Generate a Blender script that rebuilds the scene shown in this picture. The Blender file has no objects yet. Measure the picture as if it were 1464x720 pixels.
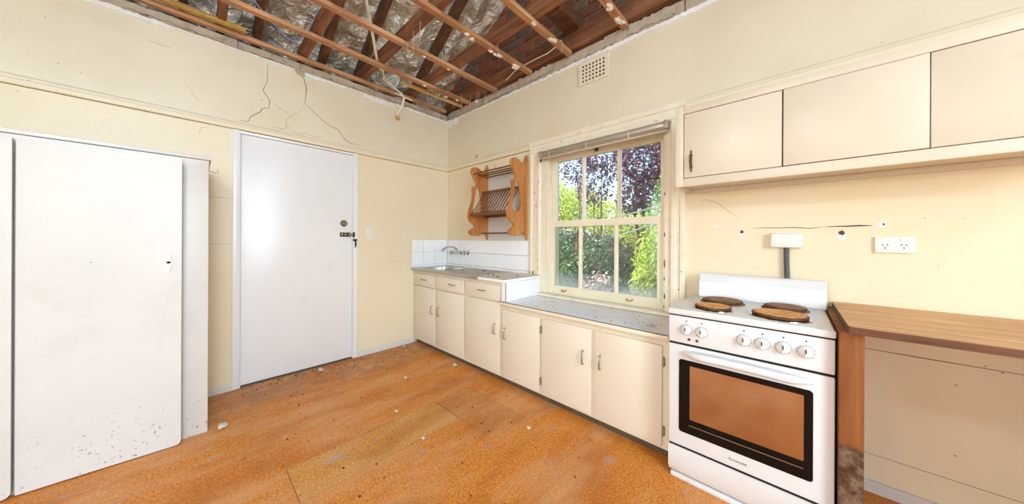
import bpy, bmesh, math, random
import numpy as np
from mathutils import Matrix, Vector
random.seed(11); rng = np.random.default_rng(5)
scn = bpy.context.scene
COL = scn.collection

# ------------------------------------------------------------------ camera
FW = Vector((-0.68358593, 0.72987004, 0.0)); RT = Vector((0.72987004, 0.68358593, 0.0)); UP = Vector((0, 0, 1))
cd = bpy.data.cameras.new('camera'); cam = bpy.data.objects.new('camera', cd); COL.objects.link(cam)
cd.sensor_fit = 'HORIZONTAL'; cd.sensor_width = 36.0; cd.lens = 427.083 / 1464 * 36
cd.shift_y = -17.0 / 1464; cd.clip_start = 0.05; cd.clip_end = 200
m = Matrix((RT, UP, -FW)).transposed().to_4x4()
cam.matrix_world = Matrix.Translation((3.1892, -2.2046, 1.18)) @ m @ Matrix.Rotation(math.radians(0.27), 4, 'Z')
scn.camera = cam

# ------------------------------------------------------------------ world, sun, fill lights, exposure
w = bpy.data.worlds.new('world'); scn.world = w; w.use_nodes = True
wn = w.node_tree.nodes; wl = w.node_tree.links
sky = wn.new('ShaderNodeTexSky'); sky.sky_type = 'NISHITA'; sky.sun_disc = False
sky.sun_elevation = math.radians(48); sky.sun_rotation = math.radians(205); sky.dust_density = 3.0
wl.new(sky.outputs[0], wn['Background'].inputs[0]); wn['Background'].inputs[1].default_value = 0.9

def lamp(name, kind, energy, color=(1, 1, 1)):
    l = bpy.data.lights.new(name, kind); l.energy = energy; l.color = color
    o = bpy.data.objects.new(name, l); COL.objects.link(o); return o
sun = lamp('sun', 'SUN', 17.0, (1.0, 0.95, 0.86)); sun.data.angle = math.radians(1.0)
sun.rotation_euler = Vector((0.42, 0.50, -0.76)).to_track_quat('-Z', 'Y').to_euler()
def area(name, loc, direction, sx, sy, energy, color):
    o = lamp(name, 'AREA', energy, color); o.data.shape = 'RECTANGLE'; o.data.size = sx; o.data.size_y = sy
    o.location = loc; o.rotation_euler = Vector(direction).to_track_quat('-Z', 'Z').to_euler(); return o
# added area lights standing in for daylight at unseen, made-up openings
FILL_TINT = (0.70, 0.86, 1.0)
area('fill_light_back', (2.6, -6.06, 1.35), (0, 1, -0.10), 4.4, 2.3, 62, FILL_TINT)
area('fill_light_side', (6.26, -2.9, 1.55), (-1, 0, -0.10), 3.4, 1.5, 270, FILL_TINT)
area('fill_light_roof', (6.24, -2.4, 3.75), (-1, 0, 0.02), 3.4, 1.1, 420, FILL_TINT)  # added to brighten the roof foil, no louvre known there
vs = scn.view_settings
vs.view_transform = 'Standard'; vs.look = 'None'; vs.gamma = 1.0; vs.use_curve_mapping = False; vs.exposure = -0.36

# ------------------------------------------------------------------ material helpers
MATS = {}
def srgb(r, g, b):
    f = lambda c: (c/255/12.92) if c/255 <= 0.04045 else ((c/255+0.055)/1.055)**2.4
    return (f(r), f(g), f(b), 1.0)
class NT:
    def __init__(s, name):
        s.m = bpy.data.materials.new(name); s.m.use_nodes = True; s.n = s.m.node_tree.nodes; s.l = s.m.node_tree.links
        s.b = s.n['Principled BSDF']; s.tc = s.n.new('ShaderNodeTexCoord').outputs['Object']
        MATS[name] = s.m
    def mapping(s, scale=(1, 1, 1), rot=(0, 0, 0), loc=(0, 0, 0)):
        mp = s.n.new('ShaderNodeMapping'); mp.inputs['Scale'].default_value = scale; mp.inputs['Rotation'].default_value = rot
        mp.inputs['Location'].default_value = loc; s.l.new(s.tc, mp.inputs['Vector']); return mp.outputs[0]
    def noise(s, scale, detail=4, rough=0.55, vec=None, dist=0.0):
        t = s.n.new('ShaderNodeTexNoise'); t.inputs['Scale'].default_value = scale; t.inputs['Detail'].default_value = detail
        t.inputs['Roughness'].default_value = rough; t.inputs['Distortion'].default_value = dist
        s.l.new(vec or s.tc, t.inputs['Vector']); return t.outputs['Fac']
    def voro(s, scale, vec=None, out='Color'):
        t = s.n.new('ShaderNodeTexVoronoi'); t.inputs['Scale'].default_value = scale; s.l.new(vec or s.tc, t.inputs['Vector']); return t.outputs[out]
    def ramp(s, fac, stops, interp='LINEAR'):
        r = s.n.new('ShaderNodeValToRGB'); r.color_ramp.interpolation = interp; e = r.color_ramp.elements
        while len(e) < len(stops): e.new(0.5)
        for i, (p, c) in enumerate(stops): e[i].position = p; e[i].color = c if len(c) == 4 else (*c, 1)
        s.l.new(fac, r.inputs['Fac']); return r.outputs[0]
    def mask(s, fac, a, b): return s.ramp(fac, [(a, (0, 0, 0)), (b, (1, 1, 1))])
    def mix(s, fac, a, b, mode='MIX'):
        x = s.n.new('ShaderNodeMix'); x.data_type = 'RGBA'; x.blend_type = mode
        for sock, v in ((x.inputs['Factor'], fac), (x.inputs['A'], a), (x.inputs['B'], b)):
            if hasattr(v, 'links'): s.l.new(v, sock)
            else: sock.default_value = v
        return x.outputs['Result']
    def math(s, op, a, b):
        x = s.n.new('ShaderNodeMath'); x.operation = op
        for sock, v in ((x.inputs[0], a), (x.inputs[1], b)):
            if hasattr(v, 'links'): s.l.new(v, sock)
            else: sock.default_value = v
        return x.outputs[0]
    def z(s, axis='Z'):
        x = s.n.new('ShaderNodeSeparateXYZ'); s.l.new(s.tc, x.inputs[0]); return x.outputs[axis]
    def color(s, c):
        if hasattr(c, 'links'): s.l.new(c, s.b.inputs['Base Color'])
        else: s.b.inputs['Base Color'].default_value = c
    def setup(s, rough=0.5, metal=0.0, spec=0.5):
        if hasattr(rough, 'links'): s.l.new(rough, s.b.inputs['Roughness'])
        else: s.b.inputs['Roughness'].default_value = rough
        s.b.inputs['Metallic'].default_value = metal; s.b.inputs['Specular IOR Level'].default_value = spec
    def bump(s, h, strength=0.2, dist=0.01):
        bp = s.n.new('ShaderNodeBump'); bp.inputs['Strength'].default_value = strength; bp.inputs['Distance'].default_value = dist
        s.l.new(h, bp.inputs['Height']); s.l.new(bp.outputs[0], s.b.inputs['Normal'])
def sc(c, k): return (min(1, c[0]*k), min(1, c[1]*k), min(1, c[2]*k), 1)

def plain(name, c, rough=0.5, metal=0.0, var=0.06, vs_=6.0, bump=0.0, bs=60, spots=None, spec=0.5):
    t = NT(name); col = t.mix(t.mask(t.noise(vs_, 5), 0.3, 0.7), sc(c, 1-var), sc(c, 1+var))
    for (sc_, scale, a, b, amt) in (spots or []):
        k = t.math('MULTIPLY', t.mask(t.noise(scale, 6, 0.65), a, b), amt)
        col = t.mix(k, col, sc_)
    t.color(col); t.setup(rough, metal, spec)
    if bump: t.bump(t.noise(bs, 5), bump, 0.004)
    return t.m
def wood(name, dark, mid, light, axis, rough=0.6, scale=26, spots=None, bump=0.25):
    t = NT(name); s = [scale]*3; s['XYZ'.index(axis)] = scale*0.06
    v = t.mapping(scale=tuple(s))
    n = t.noise(1.0, 7, 0.6, v, 0.6)
    col = t.ramp(n, [(0.25, dark), (0.5, mid), (0.75, light)])
    big = t.noise(3.5, 3); col = t.mix(t.math('MULTIPLY', t.mask(big, 0.4, 0.75), 0.55), col, dark)
    for (sc_, scale_, a, b, amt) in (spots or []):
        col = t.mix(t.math('MULTIPLY', t.mask(t.noise(scale_, 6, 0.65), a, b), amt), col, sc_)
    t.color(col); t.setup(rough, 0, 0.3); t.bump(n, bump, 0.003); return t.m

# painted walls: greyer cream above the picture rail, yellower cream below it
def wall_material():
    t = NT('wall_paint')
    up = t.mix(t.mask(t.noise(2.2, 4), 0.3, 0.7), srgb(228, 215, 184), srgb(233, 222, 194))
    lo = t.mix(t.mask(t.noise(2.6, 4), 0.3, 0.7), srgb(237, 220, 184), srgb(241, 227, 196))
    k = t.mask(t.z(), 0.0, 1.0)
    gt = t.n.new('ShaderNodeMath'); gt.operation = 'GREATER_THAN'; t.l.new(t.z(), gt.inputs[0]); gt.inputs[1].default_value = 2.07
    col = t.mix(gt.outputs[0], lo, up)
    col = t.mix(t.math('MULTIPLY', t.mask(t.noise(1.3, 6, 0.7), 0.50, 0.78), 0.25), col, srgb(206, 180, 132))
    sp = t.noise(48, 2, 0.5); col = t.mix(t.math('MULTIPLY', t.mask(sp, 0.735, 0.76), 0.7), col, srgb(120, 96, 66))
    t.color(col); t.setup(0.42, 0, 0.4); t.bump(t.noise(9, 6), 0.10, 0.01); return t.m
wall_material()
plain('raw_wall', srgb(222, 212, 190), 0.8)
CREAM = srgb(238, 226, 200)
plain('trim_cream', srgb(238, 226, 198), 0.4, var=0.04, vs_=9, spots=[(srgb(200, 175, 130), 16, 0.60, 0.75, 0.4)], bump=0.08)
plain('trim_worn', srgb(239, 228, 202), 0.45, var=0.04, vs_=14, bump=0.15, bs=40,
      spots=[(srgb(206, 180, 132), 9, 0.55, 0.75, 0.45), (srgb(92, 66, 40), 38, 0.70, 0.73, 0.85)])
plain('white_paint', srgb(240, 238, 234), 0.28, var=0.015, vs_=3, spots=[(srgb(205, 200, 192), 5, 0.62, 0.8, 0.3)])
plain('white_paint_worn', srgb(222, 217, 208), 0.38, var=0.03, vs_=4, bump=0.06,
      spots=[(srgb(200, 190, 172), 4, 0.56, 0.8, 0.4), (srgb(70, 60, 48), 42, 0.74, 0.765, 0.8)])
plain('cabinet_paint', srgb(232, 220, 197), 0.38, var=0.025, vs_=4, bump=0.05,
      spots=[(srgb(226, 204, 170), 5, 0.55, 0.8, 0.4)])
plain('upper_cabinet_paint', srgb(224, 211, 187), 0.36, var=0.025, vs_=4, bump=0.05,
      spots=[(srgb(196, 174, 142), 6, 0.60, 0.82, 0.35)])
def cupboard_paint():
    t = NT('cupboard_paint'); c = srgb(222, 218, 210)
    col = t.mix(t.mask(t.noise(4, 5), 0.3, 0.7), sc(c, 0.97), sc(c, 1.03))
    col = t.mix(t.math('MULTIPLY', t.mask(t.noise(3, 6, 0.65), 0.55, 0.8), 0.35), col, srgb(196, 184, 164))
    low = t.ramp(t.math('ADD', t.z(), t.math('MULTIPLY', t.noise(5, 4), 0.25)), [(0.12, (1, 1, 1)), (0.50, (0, 0, 0))])
    sp = t.math('MULTIPLY', t.mask(t.noise(75, 3, 0.55), 0.63, 0.66), t.mask(t.noise(9, 3), 0.45, 0.6))
    col = t.mix(t.math('MULTIPLY', sp, low), col, srgb(60, 48, 36))
    col = t.mix(t.math('MULTIPLY', t.mask(t.noise(42, 2), 0.755, 0.775), 0.7), col, srgb(90, 78, 62))
    t.color(col); t.setup(0.38, 0, 0.4); t.bump(t.noise(30, 4), 0.05, 0.004)
cupboard_paint()
plain('cabinet_inside', srgb(150, 120, 84), 0.7)
plain('joint_brown', srgb(132, 100, 62), 0.8, var=0.3, vs_=20)
plain('kick_dark', srgb(92, 76, 52), 0.7, var=0.2)
plain('plaster_white', srgb(240, 238, 234), 0.85, var=0.05, vs_=30, bump=0.4, bs=40, spots=[(srgb(205, 190, 168), 12, 0.55, 0.7, 0.6)])
plain('plaster_lump_white', srgb(238, 226, 204), 0.9, bump=0.5)
plain('chunk_beige', srgb(208, 198, 182), 0.9, var=0.1, vs_=40, bump=0.4)
plain('masonry', srgb(184, 168, 144), 0.9, var=0.14, vs_=10, bump=0.5, bs=50, spots=[(srgb(128, 104, 84), 14, 0.55, 0.72, 0.6)])
plain('mortar', srgb(150, 136, 118), 0.95, var=0.15, bump=0.5)
plain('mortar_dark', srgb(150, 132, 114), 0.95, var=0.2, bump=0.5)
BRICKM = [plain('brick_a', srgb(150, 92, 66), 0.9, var=0.25, vs_=14, bump=0.5, spots=[(srgb(70, 48, 38), 8, 0.5, 0.7, 0.6)]),
          plain('brick_b', srgb(128, 82, 62), 0.9, var=0.25, vs_=14, bump=0.5, spots=[(srgb(130, 110, 92), 10, 0.55, 0.75, 0.5)]),
          plain('brick_c', srgb(120, 98, 82), 0.9, var=0.25, vs_=14, bump=0.5)]
plain('hinge_painted', srgb(178, 158, 128), 0.5, var=0.2, vs_=80); plain('crack_dark', srgb(96, 72, 44), 0.9)
plain('crack_fine', srgb(186, 164, 128), 0.9); plain('crack_and_shadow_mid', srgb(138, 112, 80), 0.9)
plain('tile_white', srgb(250, 250, 250), 0.12, var=0.01)
plain('grout', srgb(196, 190, 178), 0.8)
plain('laminate_white', srgb(248, 248, 248), 0.25, var=0.015)
plain('edge_dark', srgb(92, 88, 84), 0.5)
plain('low_laminate', srgb(236, 232, 230), 0.4, var=0.04, vs_=8, spots=[(srgb(150, 138, 130), 60, 0.66, 0.72, 0.7), (srgb(214, 200, 184), 7, 0.55, 0.75, 0.5)])
plain('top_laminate', srgb(220, 202, 176), 0.4, var=0.05, vs_=20, spots=[(srgb(176, 142, 104), 12, 0.55, 0.75, 0.5)])
plain('steel', srgb(186, 180, 166), 0.32, metal=0.85, var=0.10, vs_=16, spots=[(srgb(176, 140, 100), 9, 0.5, 0.72, 0.55)])
plain('steel_bowl', srgb(190, 188, 182), 0.25, metal=1.0)
plain('chrome', srgb(205, 203, 198), 0.14, metal=1.0)
plain('nickel', srgb(168, 158, 142), 0.3, metal=1.0, var=0.1)
plain('bronze', srgb(104, 84, 54), 0.4, metal=0.8, var=0.25, vs_=60)
plain('black_metal', srgb(64, 58, 52), 0.45, metal=0.6, var=0.2)
plain('brass', srgb(186, 160, 98), 0.35, metal=0.9)
plain('plastic_white', srgb(238, 235, 228), 0.3)
plain('plastic_grey', srgb(86, 86, 86), 0.6, var=0.12, vs_=40)
plain('hole_dark', srgb(26, 20, 16), 0.9)
plain('enamel', srgb(228, 227, 224), 0.16, var=0.01)
plain('enamel_hob', srgb(222, 218, 214), 0.3, var=0.02, spots=[(srgb(190, 150, 110), 55, 0.58, 0.68, 0.65), (srgb(150, 140, 132), 70, 0.64, 0.7, 0.6)])
plain('black_glass', srgb(20, 14, 11), 0.10, var=0.0, spec=0.2)
plain('rust', srgb(226, 164, 96), 0.85, var=0.2, vs_=60, bump=0.35, bs=160, spots=[(srgb(140, 84, 40), 50, 0.54, 0.66, 0.7)])
plain('rust_rim', srgb(96, 62, 38), 0.6, metal=0.3, var=0.3, vs_=40, spots=[(srgb(170, 112, 60), 30, 0.55, 0.7, 0.6)])
plain('rust_dark', srgb(146, 106, 74), 0.7, var=0.3, vs_=30, bump=0.3, bs=120, spots=[(srgb(72, 58, 48), 18, 0.45, 0.65, 0.7)])
plain('lamp_red', srgb(120, 36, 24), 0.25)
plain('print_black', srgb(40, 40, 42), 0.5)
plain('dial_grey', srgb(190, 187, 182), 0.5); plain('print_blue', srgb(140, 146, 206), 0.6)
plain('aluminium', srgb(176, 166, 148), 0.4, metal=0.5, var=0.06)
plain('slat_cream', srgb(206, 192, 164), 0.4)
plain('wire_white', srgb(246, 238, 220), 0.5)
plain('wire_blue', srgb(150, 160, 214), 0.4)
plain('cobweb', srgb(214, 206, 196), 0.8)
plain('grit_dark', srgb(58, 46, 34), 0.9, var=0.3)
plain('soil', srgb(120, 100, 70), 0.95, var=0.2)
plain('outside_paint', srgb(226, 206, 140), 0.5)
plain('bark', srgb(86, 66, 50), 0.9, var=0.25, bump=0.5)
plain('galvanised', srgb(226, 226, 222), 0.45, metal=0.2)
plain('roof_tile', srgb(120, 70, 50), 0.9)
plain('fence_wood', srgb(96, 76, 58), 0.9, var=0.2)
wood('batten_wood', srgb(140, 92, 58), srgb(190, 138, 94), srgb(218, 172, 126), 'Y', spots=[(srgb(226, 196, 150), 14, 0.62, 0.75, 0.4)])
wood('batten_pale', srgb(184, 138, 78), srgb(218, 176, 108), srgb(234, 200, 138), 'Y')
wood('batten_mossy', srgb(120, 80, 40), srgb(186, 142, 72), srgb(214, 178, 92), 'Y', spots=[(srgb(206, 178, 70), 9, 0.5, 0.65, 0.7)])
wood('joist_wood', srgb(98, 60, 40), srgb(146, 94, 62), srgb(184, 132, 94), 'X', spots=[(srgb(92, 80, 70), 7, 0.5, 0.75, 0.5)])
wood('rafter_wood', srgb(66, 42, 28), srgb(112, 72, 46), srgb(152, 104, 68), 'X', spots=[(srgb(58, 50, 44), 6, 0.48, 0.7, 0.6)])
wood('rack_wood', srgb(158, 98, 48), srgb(196, 130, 70), srgb(214, 152, 90), 'Z', rough=0.35, scale=22, spots=[(srgb(96, 46, 18), 26, 0.70, 0.74, 0.85)], bump=0.08)
wood('rack_dowel', srgb(92, 54, 30), srgb(122, 76, 44), srgb(148, 98, 60), 'X', rough=0.45, bump=0.1)
wood('shelf_wood', srgb(176, 124, 76), srgb(222, 172, 118), srgb(236, 196, 146), 'X', rough=0.5, scale=30, spots=[(srgb(226, 206, 176), 20, 0.66, 0.72, 0.6)])
wood('shelf_edge', srgb(78, 48, 30), srgb(118, 78, 52), srgb(150, 106, 76), 'X', rough=0.7, scale=60)
wood('support_wood', srgb(126, 66, 24), srgb(170, 98, 40), srgb(192, 120, 56), 'Z', rough=0.5, scale=18)
def rotten_support():
    t = NT('support_wood_rotten'); v = t.mapping(scale=(18, 18, 1.1)); n = t.noise(1, 7, 0.6, v, 0.6)
    col = t.ramp(n, [(0.25, srgb(104, 58, 24)), (0.5, srgb(142, 84, 38)), (0.75, srgb(164, 104, 54))])
    # rising damp: a ragged stain with its own outline
    h = t.math('ADD', t.z(), t.math('MULTIPLY', t.noise(7, 6, 0.7), -0.72))
    k = t.ramp(h, [(0.0, (1, 1, 1)), (0.06, (0, 0, 0))])
    st = t.ramp(t.noise(16, 7, 0.7), [(0.32, srgb(44, 30, 22)), (0.46, srgb(86, 58, 38)), (0.60, srgb(132, 106, 82)), (0.70, srgb(74, 48, 30))])
    t.color(t.mix(k, col, st)); t.setup(0.65, 0, 0.3); t.bump(t.noise(40, 6), 0.3, 0.004)
rotten_support()
def cork(name, a, b, c, worn, amt):
    t = NT(name)
    g = t.noise(105, 3, 0.75); col = t.ramp(g, [(0.30, a), (0.5, b), (0.70, c)])
    v = t.voro(130); bw = t.n.new('ShaderNodeRGBToBW'); t.l.new(v, bw.inputs[0])
    col = t.mix(t.math('MULTIPLY', t.mask(bw.outputs[0], 0.60, 0.9), 0.45), col, sc(a, 0.55))
    st = t.mapping(scale=(2.4, 0.75, 1)); col = t.mix(t.math('MULTIPLY', t.mask(t.noise(1.5, 8, 0.68, st), 0.46, 0.62), amt), col, worn)
    col = t.mix(t.math('MULTIPLY', t.mask(t.noise(1.9, 6, 0.6, t.mapping(scale=(2.2, 0.8, 1), loc=(5, 3, 0))), 0.50, 0.66), 0.55), col, a)
    col = t.mix(t.math('MULTIPLY', t.mask(t.noise(5.0, 7, 0.7, t.mapping(scale=(1.5, 0.8, 1), loc=(2, 9, 0))), 0.60, 0.68), 0.65), col, srgb(182, 160, 148))
    # swept dirt lying along the door wall
    h = t.math('ADD', t.z('X'), t.math('MULTIPLY', t.noise(5, 6, 0.7), -0.75))
    col = t.mix(t.math('MULTIPLY', t.math('MULTIPLY', t.ramp(h, [(-0.05, (1, 1, 1)), (0.10, (0, 0, 0))]), t.mask(t.noise(14, 5, 0.7), 0.38, 0.62)), 0.6), col, srgb(132, 112, 92))
    col = t.mix(t.mask(t.noise(60, 2, 0.5), 0.735, 0.755), col, srgb(226, 210, 186))
    t.color(col); t.setup(t.ramp(t.noise(3, 5), [(0.3, (0.42,)*3), (0.7, (0.7,)*3)]), 0, 0.35); t.bump(g, 0.15, 0.002)
cork('cork', srgb(176, 92, 26), srgb(220, 134, 48), srgb(240, 176, 92), srgb(222, 166, 116), 0.6)
cork('cork_patch', srgb(174, 104, 38), srgb(216, 146, 64), srgb(234, 182, 102), srgb(222, 170, 112), 0.5)
cork('cork_patch_tan', srgb(170, 96, 34), srgb(214, 138, 62), srgb(234, 178, 100), srgb(214, 160, 110), 0.55)
def foil():
    t = NT('foil'); t.color(t.mix(t.mask(t.noise(2.5, 4), 0.4, 0.6), srgb(240, 230, 206), srgb(253, 246, 228)))
    t.setup(0.38, 0.45, 0.5)
    n1 = t.voro(5.5, t.mapping(scale=(0.55, 1.25, 1), rot=(0, 0, 0.5)), 'Distance'); n2 = t.noise(9, 4, 0.6, None, 1.2)
    t.bump(t.math('ADD', t.math('MULTIPLY', n1, 0.7), t.math('MULTIPLY', n2, 0.45)), 1.0, 0.15)
foil()
def glass():
    t = NT('pane_glass'); out = t.n['Material Output']
    tr = t.n.new('ShaderNodeBsdfTransparent'); tr.inputs[0].default_value = (0.93, 0.96, 0.95, 1)
    gl = t.n.new('ShaderNodeBsdfGlossy'); gl.inputs['Roughness'].default_value = 0.03
    fr = t.n.new('ShaderNodeFresnel'); fr.inputs[0].default_value = 1.45
    m1 = t.n.new('ShaderNodeMixShader'); t.l.new(fr.outputs[0], m1.inputs[0]); t.l.new(tr.outputs[0], m1.inputs[1]); t.l.new(gl.outputs[0], m1.inputs[2])
    # dust and lime bloom lying on the lower part of the panes
    du = t.n.new('ShaderNodeBsdfTranslucent'); du.inputs[0].default_value = (0.9, 0.93, 0.92, 1)
    df = t.n.new('ShaderNodeBsdfDiffuse'); df.inputs[0].default_value = (0.8, 0.8, 0.76, 1)
    ad = t.n.new('ShaderNodeMixShader'); ad.inputs[0].default_value = 0.5; t.l.new(du.outputs[0], ad.inputs[1]); t.l.new(df.outputs[0], ad.inputs[2])
    h = t.math('ADD', t.z(), t.math('MULTIPLY', t.noise(7, 5, 0.6), -0.22))
    k = t.ramp(h, [(0.64, (0.45,)*3), (0.80, (0.04,)*3)])
    m2 = t.n.new('ShaderNodeMixShader'); t.l.new(k, m2.inputs[0]); t.l.new(m1.outputs[0], m2.inputs[1]); t.l.new(ad.outputs[0], m2.inputs[2])
    t.l.new(m2.outputs[0], out.inputs[0])
glass()
def oven_glass():
    t = NT('oven_glass'); t.color(srgb(196, 168, 140)); t.setup(0.10, 1.0, 0.5); t.bump(t.noise(30, 3), 0.02, 0.002)
oven_glass()
def leaf(name, c1, c2, c3, trans=0.35):
    t = NT(name); out = t.n['Material Output']; gi = t.n.new('ShaderNodeNewGeometry')
    col = t.ramp(gi.outputs['Random Per Island'], [(0.0, c1), (0.5, c2), (1.0, c3)])
    t.color(col); t.setup(0.38, 0, 0.5)
    tl = t.n.new('ShaderNodeBsdfTranslucent'); t.l.new(col, tl.inputs[0])
    mx = t.n.new('ShaderNodeMixShader'); mx.inputs[0].default_value = trans
    t.l.new(t.b.outputs[0], mx.inputs[1]); t.l.new(tl.outputs[0], mx.inputs[2]); t.l.new(mx.outputs[0], out.inputs[0])
leaf('leaf_bright', srgb(120, 150, 40), srgb(172, 198, 74), srgb(214, 226, 128))
leaf('leaf_green', srgb(60, 98, 40), srgb(98, 142, 58), srgb(150, 184, 92))
leaf('leaf_dark', srgb(48, 76, 44), srgb(74, 106, 62), srgb(118, 146, 100))
leaf('leaf_purple', srgb(66, 46, 62), srgb(98, 66, 84), srgb(140, 104, 122))
leaf('leaf_lime', srgb(132, 160, 56), srgb(178, 196, 84), srgb(206, 216, 120), 0.5)
leaf('leaf_pink', srgb(150, 96, 96), srgb(206, 168, 164), srgb(240, 226, 220))
leaf('lawn', srgb(84, 110, 44), srgb(128, 148, 66), srgb(176, 184, 104), 0.2)

# ------------------------------------------------------------------ mesh helpers
def box(bm, x0, x1, y0, y1, z0, z1, bev=0.0, seg=2):
    r = bmesh.ops.create_cube(bm, size=1.0)
    M = Matrix.Translation(((x0+x1)/2, (y0+y1)/2, (z0+z1)/2)) @ Matrix.Diagonal((abs(x1-x0), abs(y1-y0), abs(z1-z0), 1))
    bmesh.ops.transform(bm, matrix=M, verts=r['verts'])
    if bev > 0:
        es = list({e for v in r['verts'] for e in v.link_edges})
        bmesh.ops.bevel(bm, geom=es, offset=bev, segments=seg, profile=0.5, affect='EDGES', clamp_overlap=True)
    return bm
def prism(bm, poly, axis, a, b, hole=None):
    """extrude a 2D outline (list of (u,v)) along an axis from a to b; hole bridges a second outline"""
    def P(u, v, t): return {'X': (t, u, v), 'Y': (u, t, v), 'Z': (u, v, t)}[axis]
    loops = []
    for pl in ([poly] + ([hole] if hole else [])):
        A = [bm.verts.new(P(u, v, a)) for u, v in pl]; B = [bm.verts.new(P(u, v, b)) for u, v in pl]
        n = len(pl)
        for i in range(n): bm.faces.new((A[i], A[(i+1) % n], B[(i+1) % n], B[i]))
        loops.append((A, B))
    if hole:
        for k in (0, 1):
            es = []
            for L in loops:
                vs_ = L[k]
                for i in range(len(vs_)): es.append(bm.edges.get((vs_[i], vs_[(i+1) % len(vs_)])))
            bmesh.ops.triangle_fill(bm, edges=es, use_beauty=True)
    else:
        bm.faces.new(loops[0][0]); bm.faces.new(loops[0][1])
    bmesh.ops.recalc_face_normals(bm, faces=bm.faces); return bm
def tube(bm, pts, r, seg=8, caps=True):
    pts = [Vector(p) for p in pts]; rings = []
    rs = r if isinstance(r, (list, tuple)) else [r]*len(pts)
    prev = None
    for i, p in enumerate(pts):
        d = (pts[min(i+1, len(pts)-1)] - pts[max(i-1, 0)]).normalized()
        if prev is None: n = d.orthogonal().normalized()
        else: n = (prev - d*prev.dot(d)); n = n.normalized() if n.length > 1e-6 else d.orthogonal().normalized()
        prev = n; b = d.cross(n)
        rings.append([bm.verts.new(p + (n*math.cos(2*math.pi*k/seg) + b*math.sin(2*math.pi*k/seg))*rs[i]) for k in range(seg)])
    for i in range(len(rings)-1):
        for k in range(seg): bm.faces.new((rings[i][k], rings[i][(k+1) % seg], rings[i+1][(k+1) % seg], rings[i+1][k]))
    if caps: bm.faces.new(rings[0][::-1]); bm.faces.new(rings[-1])
    return bm
def lathe(bm, prof, origin, axis='Z', seg=24):
    """prof: list of (r, h) along the axis from the origin"""
    o = Vector(origin); ax = {'X': Vector((1,0,0)), 'Y': Vector((0,1,0)), 'Z': Vector((0,0,1)), '-Y': Vector((0,-1,0)), '-X': Vector((-1,0,0))}[axis]
    u = ax.orthogonal().normalized(); v = ax.cross(u); rings = []
    for r, h in prof:
        rings.append([bm.verts.new(o + ax*h + (u*math.cos(2*math.pi*k/seg) + v*math.sin(2*math.pi*k/seg))*max(r, 1e-4)) for k in range(seg)])
    for i in range(len(rings)-1):
        for k in range(seg): bm.faces.new((rings[i][k], rings[i][(k+1) % seg], rings[i+1][(k+1) % seg], rings[i+1][k]))
    bm.faces.new(rings[0][::-1]); bm.faces.new(rings[-1]); bmesh.ops.recalc_face_normals(bm, faces=bm.faces); return bm
def lump(bm, c, r, squash=(1, 1, 0.6), jit=0.3, sub=1):
    q = bmesh.ops.create_icosphere(bm, subdivisions=sub, radius=1.0)
    for v in q['verts']:
        k = 1 + random.uniform(-jit, jit); v.co = Vector((c[0]+v.co.x*r*squash[0]*k, c[1]+v.co.y*r*squash[1]*k, c[2]+v.co.z*r*squash[2]*k))
    return bm
def obj(name, bm, mat, parent=None, smooth=False, loc=None, label=None):
    me = bpy.data.meshes.new(name); bm.to_mesh(me); bm.free()
    me.materials.append(MATS[mat] if isinstance(mat, str) else mat)
    if smooth:
        for p in me.polygons: p.use_smooth = True
        try: me.set_sharp_from_angle(angle=math.radians(40))
        except Exception: pass
    o = bpy.data.objects.new(name, me); COL.objects.link(o)
    if loc: o.location = loc
    if parent:
        o.parent = parent; o.matrix_parent_inverse = parent_inv(parent)
    if label: o['label'] = label
    return o
def parent_inv(p):
    M = Matrix.Identity(4); q = p
    while q: M = M @ Matrix.Identity(4); q = q.parent
    bpy_loc = Vector(p.location); 
    if p.parent: return Matrix.Translation(-bpy_loc)
    return Matrix.LocRotScale(p.location, p.rotation_euler, None).inverted()
def B(name, x0, x1, y0, y1, z0, z1, mat, parent=None, bev=0.0, seg=2, label=None):
    return obj(name, box(bmesh.new(), x0, x1, y0, y1, z0, z1, bev, seg), mat, parent, smooth=bev > 0, label=label)
def T(name, pts, r, mat, parent=None, seg=8): return obj(name, tube(bmesh.new(), pts, r, seg), mat, parent, smooth=True)
def tag(o, label, cat=None, group=None, kind=None):
    o['label'] = label
    if cat: o['category'] = cat
    if group: o['group'] = group
    if kind: o['kind'] = kind
    return o
def thing(name, label, cat, loc=(0, 0, 0), group=None, kind=None):
    o = bpy.data.objects.new(name, None); o.empty_display_size = 0.05; COL.objects.link(o); o.location = loc
    return tag(o, label, cat, group, kind)
def struct(o, label=None):
    o['kind'] = 'structure'
    if label: o['label'] = label
    return o
def copy_to(src, loc, parent=None, rot=None, name=None):
    c = src.copy(); COL.objects.link(c); c.location = loc
    if rot is not None: c.rotation_euler = rot
    c.parent = parent
    if parent: c.matrix_parent_inverse = parent_inv(parent)
    return c
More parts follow.
